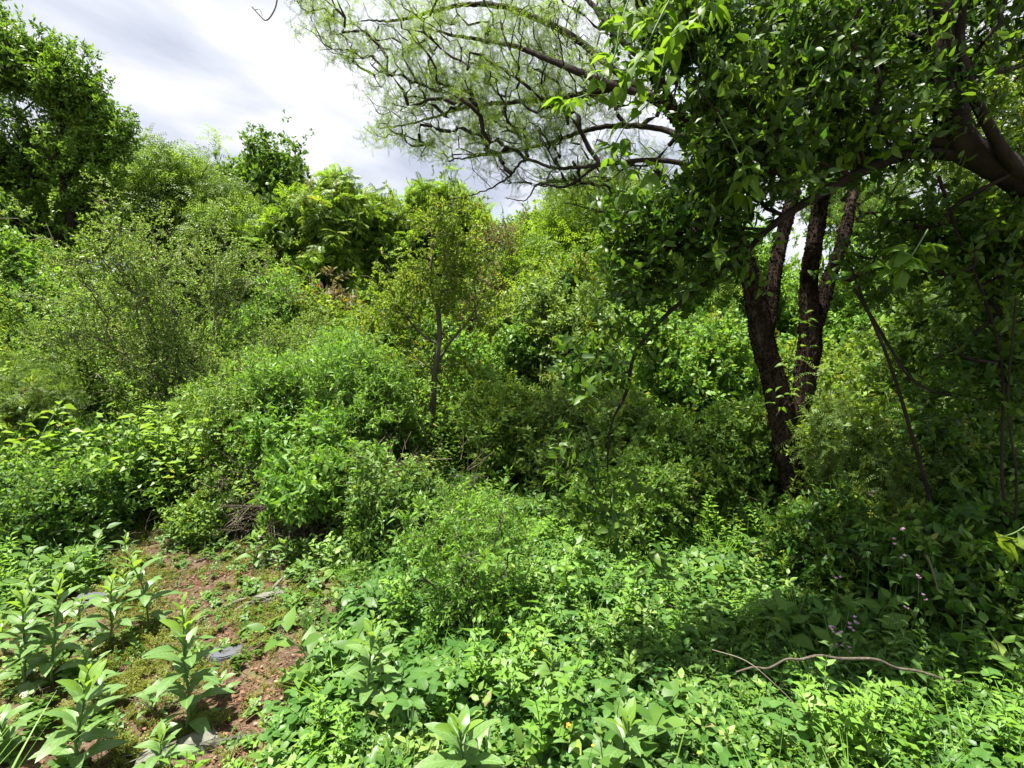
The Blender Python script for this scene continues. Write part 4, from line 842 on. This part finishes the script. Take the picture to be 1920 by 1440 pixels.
def herb(px, py, top, label, group=None, seed=0, leafL=None, n=None, lean_=None):
    """upright herb: stem rising from the ground at (px,py) up to photo row `top`"""
    rg = random.Random(seed * 31 + 5); g = G(px, py); H = max(.08, (P(px, top, g.y).z - g.z))
    # the top is seen from above: raise until it projects to the right row
    t = thing('broadleaf_herb', label, 'herb', tuple(g), group)
    lx, ly = lean_ or (rg.uniform(-.22, .22), rg.uniform(-.15, .15))
    pts = [Vector((0, 0, -.02))]
    for i in range(1, 7):
        s = i / 6; pts.append(Vector((lx * H * s * s + rg.uniform(-.008, .008), ly * H * s + rg.uniform(-.008, .008), H * s)))
    r0 = .003 + H * .007
    link('stem', quad_mesh('stem', *tubes([(np.array(pts), np.linspace(r0, r0 * .4, 7))], 7), M['stem_green']), t)
    n = int((n or 12) * 1.25); Lm = leafL or (.07 + H * .17)
    for i in range(n):
        s = (i + .6) / n; k = s * 5.99; j = int(k); pos_ = pts[j].lerp(pts[j+1], k - j)
        a = i * 2.39996 + seed; up = .15 + s * 1.3 + rg.uniform(-.15, .2)
        Lf = .84 * Lm * (math.sin(math.pi * min(1, .28 + .62 * s)) ** .8) * rg.uniform(.85, 1.15)
        if s > .8: Lf *= .75
        d = Vector((math.cos(a), math.sin(a), up))
        leaf(t, rg.choice(HT if s > .72 else HL), frame(pos_ + d.normalized() * r0 * .5, d, Vector((0, 0, 1)), rg.uniform(-.3, .3), Lf))
    return t
HG = 'upright broad-leaved herbs on the bare soil'
herb(348, 1375, 1150, 'tall herb with long pale leaves standing alone beside the grey slate', HG, 1, .19, 24)
herb(98, 1285, 1075, 'tallest leaning herb at the left, left of the slate-side one', HG, 2, .18, 22, (.18, 0))
herb(48, 1290, 1110, 'tall herb nearest the left edge of the photo', HG, 3, .17, 20)
herb(205, 1222, 1085, 'herb with wide pale leaves behind the shadowed strip of soil', HG, 4, .18, 17)
herb(281, 1178, 1035, 'herb at the upper end of the herb row, next to the mossy soil', HG, 5, .17, 17)
herb(142, 1460, 1265, 'herb with bright top leaves at the very bottom left', HG, 6, .17, 22)
herb(305, 1465, 1370, 'small herb at the bottom edge in front of the lone tall herb', HG, 7, .13, 12)
herb(168, 1290, 1225, 'small herb between the two tall left herbs and the lone tall one', HG, 8, .12, 10)
herb(198, 1330, 1262, 'low herb with red-brown stem right of the leaning herb', HG, 9, .13, 10)
herb(290, 1345, 1290, 'low herb tucked at the left foot of the lone tall herb', HG, 10, .11, 10)
herb(412, 1305, 1268, 'low spreading herb to the right of the lone tall herb', HG, 11, .1, 9)
herb(20, 1420, 1330, 'herb cut by the left edge near the bottom corner', HG, 12, .15, 14)
herb(478, 1062, 1000, 'first herb in the row under the brush pile, from the left', HG, 13, .13, 14)
herb(537, 1060, 1010, 'second herb in the row under the brush pile', HG, 14, .13, 13)
herb(575, 1052, 1012, 'third herb in the row under the brush pile', HG, 15, .12, 12)
herb(620, 1058, 1008, 'fourth herb in the row under the brush pile', HG, 16, .12, 12)
herb(566, 1088, 1060, 'low herb in front of the row under the brush pile', HG, 17, .12, 10)
herb(655, 1062, 1000, 'last herb at the right end of the row under the brush pile', HG, 18, .13, 13)
herb(694, 1040, 945, 'taller herb rising beside the dark hollow of the brush pile', HG, 19, .14, 16)
herb(460, 1115, 1085, 'lone seedling-sized herb on the bare soil above the pale stone', HG, 20, .08, 8)
herb(688, 1370, 1165, 'tall herb with round leaves at the right border of the soil patch', HG, 21, .16, 22)
herb(872, 1500, 1340, 'stout herb with large upright leaves at the bottom centre', HG, 22, .20, 18)
herb(1040, 1330, 1230, 'bright herb among trefoil right of the dark gap at the bottom', HG, 23, .15, 15)
herb(1160, 1500, 1350, 'stout herb at the bottom, right of the orange flower', HG, 24, .18, 16)
herb(1190, 1310, 1240, 'herb with upright bright leaves in the trefoil carpet', HG, 25, .14, 12)
herb(760, 1180, 1110, 'herb with big pale leaves left of the sapling clump', HG, 26, .15, 12)
CH = [(20, 1110, 'at the left edge, behind the left-edge tall herb'), (70, 1130, 'just behind the tallest leaning herb'), (130, 1090, 'between the leaning herb top and the shadowed stone'), (60, 1180, 'left of the leaning herb at its mid height'), (10, 1220, 'cut by the left edge, lowest of the crowd'), (170, 1060, 'above the shadowed dark stone'), (110, 1010, 'second row back, left of the soil top'),
      (40, 1030, 'second row back near the left edge'), (210, 990, 'at the upper left corner of the bare soil'), (240, 1110, 'just left of the herb at the row end'), (150, 1170, 'below the shadowed dark stone'), (240, 1060, 'behind the herb at the row end, left side'), (320, 1010, 'at the top of the mossy soil'), (370, 960, 'on the top rim of the soil, right half'),
      (230, 940, 'highest left, against the dark bush'), (120, 960, 'third row back, left of the soil'), (300, 935, 'highest of all, above the mossy soil'), (60, 970, 'third row back at the left'), (410, 965, 'rightmost, next to the dark hollow')]
for i, (px, py, lab) in enumerate(CH):
    herb(px, py + 20, py - 40 - (i % 3) * 12, 'crowded leafy herb ' + lab, 'crowded herbs at the left', 50 + i, .13, 13)

# large-leaved weeds of the foreground, leaf by leaf
rg = random.Random(99)
WG = 'large-leaved low weeds of the foreground'
MARKS = [((1066, 1364), 'the orange flower'), ((872, 1420), 'the stout bottom-centre herb'), ((688, 1270), 'the tall herb by the soil'), ((1160, 1420), 'the stout herb right of the orange flower'), ((1580, 1200), 'the front pink clusters'),
         ((1400, 1255), 'the left end of the crooked stick'), ((1600, 1240), 'the middle of the crooked stick'), ((1790, 1275), 'the right end of the crooked stick'), ((880, 1150), 'the sapling clump foot'), ((1040, 1280), 'the dark gap'), ((1500, 1340), 'the tip of the pale stalk'), ((1900, 1000), 'the yellow-green spray'), ((560, 1250), 'the right rim of the bare soil'), ((1230, 1080), 'the dangling twig'), ((760, 1150), 'the pale herb near the saplings'), ((1900, 1420), 'the bottom right corner'), ((1420, 1420), 'the bottom edge right of centre')]
spots = []; used = set(); tries = 0
while len(spots) < 78 and tries < 6000:
    tries += 1
    px = rg.uniform(480, 1900); py = rg.uniform(1110, 1430); g = G(px, py)
    if bool(soil(np.array([g.x]), np.array([g.y]))[0]): continue
    if any((g.x - q[0])**2 + (g.y - q[1])**2 < .017 for q in spots): continue
    (mx_, my_), nm = min(MARKS, key=lambda m: (m[0][0] - px)**2 + (m[0][1] - py)**2)
    ddx, ddy = px - mx_, py - my_; dist = math.hypot(ddx, ddy)
    ang = (math.degrees(math.atan2(ddy, ddx)) + 360 + 22.5) % 360
    dr = ['right of', 'below right of', 'below', 'below left of', 'left of', 'above left of', 'above', 'above right of'][int(ang // 45)]
    far = 'just' if dist < 70 else ('slightly' if dist < 140 else 'well')
    shp = len(spots) % 3; big = rg.random() < .5
    lab = '%s %s weed %s %s %s' % ('large' if big else 'small', ['pointed-leaved', 'round-leaved', 'light green'][shp], far, dr, nm)
    if lab in used: continue
    used.add(lab); spots.append((g.x, g.y, g.z, lab, shp, big))
for i, (x_, y_, z_, lab, shp, big) in enumerate(spots):
    t = thing('leafy_weed', lab, 'weed', (x_, y_, z_), WG)
    h = rg.uniform(.17, .25) if big else rg.uniform(.11, .16); st = []
    for q in range(7 if big else 5):
        a = q * 2.4 + i; rr = rg.uniform(.03, .11) * (1 if big else .7); tip = Vector((math.cos(a) * rr, math.sin(a) * rr, h * rg.uniform(.6, 1)))
        st.append((np.array([(0, 0, -.01), tuple(tip * .5 + Vector((0, 0, .03))), tuple(tip)]), np.array([.003, .0025, .0018])))
        sz = rg.uniform(.045, .062) if big else rg.uniform(.032, .043); me_ = CL[shp]
        for s in range(3):
            bb = a + (s - 1) * 1.9; leaf(t, me_, frame(tip, Vector((math.cos(bb), math.sin(bb), rg.uniform(-.15, .3))), Vector((rg.uniform(-.2, .2), rg.uniform(-.2, .2), 1)), 0, sz * rg.uniform(.85, 1.1)))
    tube_obj('stem', st, M['stem_green'], t, 4)

# climbing vines over the canopy
def vine(rows, label, nleaf, size, seed, mats=VL, autumn=0.0, group='bright vines hanging in the dark canopy', mat='stem_green', spread=.05, down=.5):
    rg = random.Random(seed); t_ = px_trace([(a, b_, c, d) for a, b_, c, d in rows], 5); b0 = Vector(t_[0][:3])
    o = thing('climbing_vine', label, 'vine', tuple(b0), group); p = t_[:, :3] - np.array(b0)
    link('stem', quad_mesh('stem', *tubes([(p, t_[:, 3] * .6)], 6), M[mat]), o)
    for i in range(nleaf):
        k = rg.uniform(.1, .999) * (len(p) - 1); j = int(k); q = Vector(p[j]).lerp(Vector(p[j+1]), k - j)
        a = rg.random() * 6.28; d = Vector((math.cos(a), math.sin(a) * .7, -down + rg.uniform(-.5, .6))); off = d.normalized() * spread * rg.uniform(.3, 1.3)
        m = rg.choice(VA if rg.random() < autumn else mats)
        for s in range(rg.choice((1, 2, 3))):
            bb = a + (s - 1) * .9; leaf(o, m, frame(q + off, Vector((math.cos(bb), math.sin(bb) * .7, d.z)), Vector((rg.uniform(-.8, .8), rg.uniform(-.8, .2), 1)), 0, size * rg.uniform(.7, 1.15)))
    return o
vine([(1200, -60, 2.3, 3), (1165, 40, 2.3, 3), (1150, 110, 2.3, 2.5), (1110, 170, 2.3, 2), (1060, 190, 2.3, 1.5)], 'vine with bright translucent leaves, leftmost in the canopy, hanging near the bare boughs', 22, .085, 1)
vine([(1290, -60, 2.2, 3), (1250, 10, 2.2, 3), (1210, 90, 2.2, 2.5), (1180, 150, 2.2, 2)], 'vine with bright translucent leaves at the top, between the leftmost vine and the dark leaves', 19, .09, 2)
vine([(1250, 90, 2.3, 2.5), (1225, 180, 2.3, 2), (1170, 240, 2.3, 2), (1150, 300, 2.3, 1.5), (1215, 320, 2.3, 1.2)], 'looping vine with yellow-green leaves and two orange ones, below the upper vines', 26, .085, 3)
vine([(1380, -60, 2.1, 3), (1330, 10, 2.1, 3), (1300, 40, 2.1, 2), (1260, 70, 2.1, 2)], 'bright large-leaved vine tip at the top edge above the dark leaves', 12, .095, 4)
vine([(1345, 210, 2.2, 2), (1390, 300, 2.2, 2), (1400, 350, 2.2, 1.5)], 'short bright green spray hanging before the left trunk fork', 12, .08, 5)
vine([(1190, 330, 2.4, 1.2), (1160, 370, 2.4, 1)], 'pair of small bright leaves dangling alone under the canopy', 3, .065, 6)
vine([(1740, 430, 2.2, 2), (1700, 490, 2.2, 2), (1660, 500, 2.2, 1.5)], 'bright leafy spray at the right, lit against the shade', 14, .10, 7)
vine([(1455, 780, 3.5, 1.2), (1480, 740, 3.5, 1.2), (1478, 690, 3.5, 1), (1492, 640, 3.5, 1), (1500, 590, 3.5, .8)], 'small creeper climbing the fork of the big trunk', 26, .055, 8, mat='bark_twig', spread=.1, down=-.1)
vine([(1200, 1010, 2.3, 2.5), (1225, 1060, 2.3, 2), (1260, 1110, 2.3, 1.5)], 'dangling twig below the arching bough, dark leaves at its end', 10, .075, 9, mats=[leaf_mesh('dark_leaf', 'ovate', .55, 'lf_over')], mat='bark_twig')
# tendril in the sky at the top
tt = px_trace([(522, -20, 2.2, 1.6), (516, 15, 2.2, 1.4), (500, 38, 2.2, 1.3), (486, 28, 2.2, 1), (472, 12, 2.2, .8), (477, 18, 2.2, .6), (487, 18, 2.2, .5), (492, 30, 2.2, .4)], 5)
tag(tube_obj('tendril', [(tt[:, :3] - tt[0, :3], tt[:, 3])], M['dead'], None, 5), 'curled bare tendril hanging alone against the sky at the top', 'tendril').location = tt[0, :3]
vine([(523, -90, 2.2, 2), (522, -20, 2.2, 1.6)], 'short stem above the curled tendril', 2, .05, 14, group=None)

# thin crossing stems in the right shade
def stick(name, label, cat, rows, mat, group=None, k=5, side=6):
    t_ = px_trace(rows, k); o = tube_obj(name, [(t_[:, :3] - t_[0, :3], t_[:, 3])], M[mat], None, side, rough=.15); o.location = t_[0, :3]; return tag(o, label, cat, group)
stick('thin_stem', 'thin dark stem slanting down right of the big trunk, longest of the crossing ones', 'stem', [(1570, 430, 3.2, 2.2), (1618, 560, 3.1, 2.5), (1668, 680, 3.0, 2.8), (1705, 800, 3.0, 3.2), (1740, 920, 3.0, 3.4), (1760, 1000, 3.0, 3.6)], 'bark_twig', 'thin stems crossing in the right shade')
stick('thin_stem', 'thin stem curving right across the longest slanting stem', 'stem', [(1600, 540, 3.1, 2.5), (1650, 620, 3.1, 3), (1700, 700, 3.0, 3), (1740, 730, 2.9, 2.5), (1800, 745, 2.9, 2)], 'bark_twig', 'thin stems crossing in the right shade')
stick('thin_stem', 'thin stem dropping from the leaning tree near the right edge', 'stem', [(1760, 330, 2.7, 3), (1800, 450, 2.7, 3), (1850, 570, 2.7, 2.4), (1880, 700, 2.7, 2.4), (1878, 880, 2.7, 2.5), (1890, 1000, 2.7, 2.6)], 'bark_twig', 'thin stems crossing in the right shade')
stick('thin_stem', 'upright thin stem close to the right border, in half light', 'stem', [(1905, 560, 2.6, 1.6), (1890, 760, 2.6, 1.8), (1906, 900, 2.6, 2), (1900, 1080, 2.6, 2.4)], 'bark_twig', 'thin stems crossing in the right shade')
stick('bare_limb', 'thick broken bough slanting through the shade right of the forks', 'branch', [(1770, 410, 3.3, 7), (1700, 450, 3.35, 9), (1640, 500, 3.4, 8), (1580, 530, 3.5, 6)], 'bark')
# stick lying over the weeds
M['stick'] = solid_mat('old_stick_bark', (0.045, 0.035, 0.025), (0.12, 0.10, 0.075), 30, .9, (1, 1, 1), .8)
stick('fallen_stick', 'long crooked grey stick lying over the weeds at the lower right', 'stick', [(1380, 1260, 1.9, 1.6), (1412, 1251, 1.9, 1.8), (1440, 1253, 1.9, 2.0), (1475, 1236, 1.95, 2.2), (1500, 1237, 1.95, 2.7), (1535, 1229, 1.97, 2.4), (1575, 1235, 2.0, 3.0), (1640, 1236, 2.0, 2.7), (1680, 1252, 2.0, 2.5), (1720, 1258, 2.0, 2.5), (1765, 1272, 2.0, 2.0), (1800, 1279, 2.0, 1.5)], 'stick')
stick('dry_stalk', 'straight pale grass stalk crossing the crooked stick', 'stalk', [(1335, 1218, 1.85, .8), (1400, 1240, 1.8, 1.1), (1460, 1290, 1.75, 1.0), (1510, 1340, 1.7, .7)], 'dead')
stick('dry_stalk', 'pale dry stalk standing in the shade above the pink flowers', 'stalk', [(1760, 1110, 2.2, 1.2), (1745, 1060, 2.2, 2.2), (1735, 1040, 2.2, 3)], 'dead')
for i, (a, b_, lab) in enumerate([((500, 1120), (530, 1088), 'pale split stick lying above the pale stone'), ((415, 1145), (470, 1125), 'dark bark strip left of the pale stone'), ((440, 1150), (475, 1132), 'shorter bark strip beside the dark one'), ((430, 1250), (452, 1235), 'stubby twig at the right corner of the slate'), ((395, 1070), (450, 1030), 'thin twig lying at the top of the soil patch'), ((350, 1180), (388, 1160), 'small stick behind the lone tall herb'), ((560, 1255), (585, 1245), 'short red-brown twig at the right of the soil')]):
    p, q = G(*a), G(*b_); m_ = (p + q) / 2; pts = np.array([p, m_ + Vector((.01, 0, .012)), q]) + np.array([0, 0, .014]); o = tube_obj('twig', [(pts - pts[0], np.array([.008, .012, .007]))], M['dead'], None, 7, rough=.3); o.location = pts[0]; tag(o, lab, 'stick')
M['brush'] = solid_mat('brushwood', (0.035, 0.028, 0.02), (0.12, 0.095, 0.068), 12, .9)
# brush pile: dead twigs under the glossy bush
rgb_ = np.random.RandomState(8); bp = G(590, 1000)
pile = thing('brush_pile', 'tangle of dead grey-brown twigs in the dark hollow under the glossy bush', 'brush pile', tuple(bp))
PPb = np.array(bp) * 0 + rgb_.randn(420, 3) * np.array([.42, .28, .13]) + np.array([0, .25, .22]); PPb[:, 2] = np.abs(PPb[:, 2])
scatter('twig', PPb, rgb_.randn(420, 3), .2 + .2 * rgb_.rand(420), protos('twigs', 'brush'), pile, rgb_)
fine = []
for i in range(26):
    a = np.array([rgb_.uniform(-.8, .7), rgb_.uniform(-.2, .5), rgb_.uniform(.05, .5)]); d = np.array([rgb_.uniform(-1, 1), rgb_.uniform(-.4, .4), rgb_.uniform(-.35, .45)]); Lb = rgb_.uniform(.3, .9)
    fine.append((spline([a, a + d * Lb * .5 + rgb_.randn(3) * .04, a + d * Lb], 3), np.linspace(.009, .003, 7)))
for f_ in fine[:12]: link('stick', quad_mesh('stick', *tubes([f_], 5, .2), M['brush']), pile)
tube_obj('stick', fine[12:], M['bark_twig'], pile, 5, 'stuff')
stick('dead_branch', 'pale dead branch lying along the top of the glossy bush', 'branch', [(552, 868, 4.0, 4), (590, 858, 4.05, 5), (640, 855, 4.1, 4), (690, 858, 4.2, 3)], 'dead')

# stones
import bmesh
def stone(px, py, sx, sy, h, rotz, mat, label, seed, flat=False):
    g = G(px, py); rg = random.Random(seed); bm = bmesh.new(); nn = 7 if flat else 11
    for i in range(nn):
        a = i / nn * 6.283 + rg.uniform(-.2, .2); r_ = rg.uniform(.78, 1.1)
        for zz, k in ((0, 1.04), (h * rg.uniform(.75, 1), .93 if flat else .8)): bm.verts.new((math.cos(a) * sx * r_ * k, math.sin(a) * sy * r_ * k, zz))
    if not flat: bm.verts.new((0, 0, h * 1.15)); bm.verts.new((sx * .3, sy * .1, h * 1.12))
    res = bmesh.ops.convex_hull(bm, input=bm.verts[:]); 
    bmesh.ops.delete(bm, geom=[v for v in bm.verts if not v.link_faces], context='VERTS')
    bmesh.ops.bevel(bm, geom=bm.edges[:], offset=min(h, sx) * .13, segments=2, affect='EDGES')
    me = bpy.data.meshes.new('stone'); bm.to_mesh(me); bm.free(); me.materials.append(M[mat]); o = link('slate_slab' if flat else 'stone', me); o.location = (g.x, g.y, g.z - .006); o.rotation_euler = (R(rg.uniform(-4, 4)), R(rg.uniform(-5, 5)), R(rotz)); return tag(o, label, 'stone')
stone(424, 1228, .125, .075, .03, 25, 'slate', 'flat blue-grey slate slab lying on the soil beside the lone tall herb', 1, True)
stone(512, 1125, .12, .05, .055, 18, 'stone', 'pale oblong stone lying on the bare soil near the pale stick', 2)
stone(372, 1400, .09, .06, .05, 20, 'stone', 'grey lichened stone at the bottom, in front of the lone tall herb', 3)
stone(172, 1130, .12, .07, .06, 10, 'slate', 'shadowed dark stone half hidden among the left herbs', 4, True)
stone(290, 1430, .09, .07, .05, 60, 'stone', 'pale buried stone at the bottom edge left of the lichened one', 5)

# flowers
def flower(px, py, Yd, mesh, label, name, size, group=None, n=8, stem_to=None, heads=1, seed=0):
    rg = random.Random(seed); c = P(px, py, Yd); g = gh(c.x, c.y); t = thing(name, label, 'flower', (c.x, c.y, g), group); h = c.z - g
    tube_obj('stem', [(np.array([(rg.uniform(-.12, .12), .05, 0), (rg.uniform(-.07, .07), .03, h * .4), (rg.uniform(-.02, .02), .0, h * .8), (0, 0, h)]), np.array([.0018, .0015, .0011, .0008]))], M['lf_dark'], t, 5)
    for k in range(heads):
        o = Vector((0, 0, h)) + (rv(rg, size * 1.5) if k else Vector((0, 0, 0)))
        for i in range(n):
            a = i / n * 6.283 + k; d = Vector((math.cos(a), math.sin(a), rg.uniform(.2, 1.0))); leaf(t, mesh, frame(o, d, Vector((0, 0, 1)), 0, size * rg.uniform(.8, 1.1)), 'petal')
    for i in range(5):
        a = i * 2.4; leaf(t, HL[1], frame(Vector((0, 0, h * (.35 + .12 * i))), Vector((math.cos(a), math.sin(a), .4)), Vector((0, 0, 1)), 0, .055))
    return t
FG = 'pink flower heads in the lower right shade'
for i, (px, py, lab) in enumerate([(1567, 1086, 'single magenta flower head, leftmost and highest of the front pink flowers'), (1693, 993, 'pink flower head highest in the dark shade'), (1676, 1012, 'pink flower head just left of the highest one'), (1560, 1182, 'pale pink flower cluster at the left end of the front group'), (1575, 1190, 'pale pink flower cluster, second of the front group'), (1604, 1168, 'lilac flower head right of the front pink clusters'), (1600, 1184, 'lilac flower head just above the crooked stick'), (1568, 1214, 'pale pink cluster lowest at the left, over the crooked stick'), (1588, 1218, 'pale pink cluster lowest at the right, over the crooked stick'), (1690, 1048, 'pink flower head halfway down the shaded stems'), (1723, 1085, 'lilac flower head right of the halfway ones'), (1731, 1117, 'violet flower head furthest right'), (1697, 1140, 'dusty pink head below the violet one'), (1634, 930, 'faint pink head far up in the shade')]):
    flower(px, py, 2.15 + .02 * (i % 3), PK, lab, 'pink_flower', .012, FG, 8, heads=4 if 'cluster' in lab else 2, seed=i)
flower(1066, 1364, 1.62, POM, 'single orange flower in the trefoil carpet at the bottom centre', 'orange_flower', .014, None, 9, heads=1, seed=30)
for i, (px, py, lab) in enumerate([(954, 1192, 'tiny yellow flower just under the sapling clump'), (1003, 1222, 'rightmost of the three tiny yellow flowers in front of the sapling clump'), (950, 1272, 'lowest of the three tiny yellow flowers in front of the sapling clump'), (1111, 1400, 'tiny yellow flower at the bottom, lower right of the orange one')]):
    flower(px, py, 2.0 if i < 3 else 1.6, PYM, lab, 'yellow_flower', .009, 'tiny yellow flowers', 5, heads=1, seed=40 + i)
flower(787, 763, 6.5, PRM, 'small red flower glowing in the dark left of the slender tree trunk', 'red_flower', .03, None, 6, heads=2, seed=50)
vine([(1925, 985, 2.0, 2), (1900, 1000, 2.0, 2), (1870, 1008, 2.0, 1.5)], 'big yellow-green leaf spray catching light at the right edge', 7, .11, 17, group=None, mats=[leaf_mesh('gold_leaf', 'ovate', .5, 'lf_yellow')])
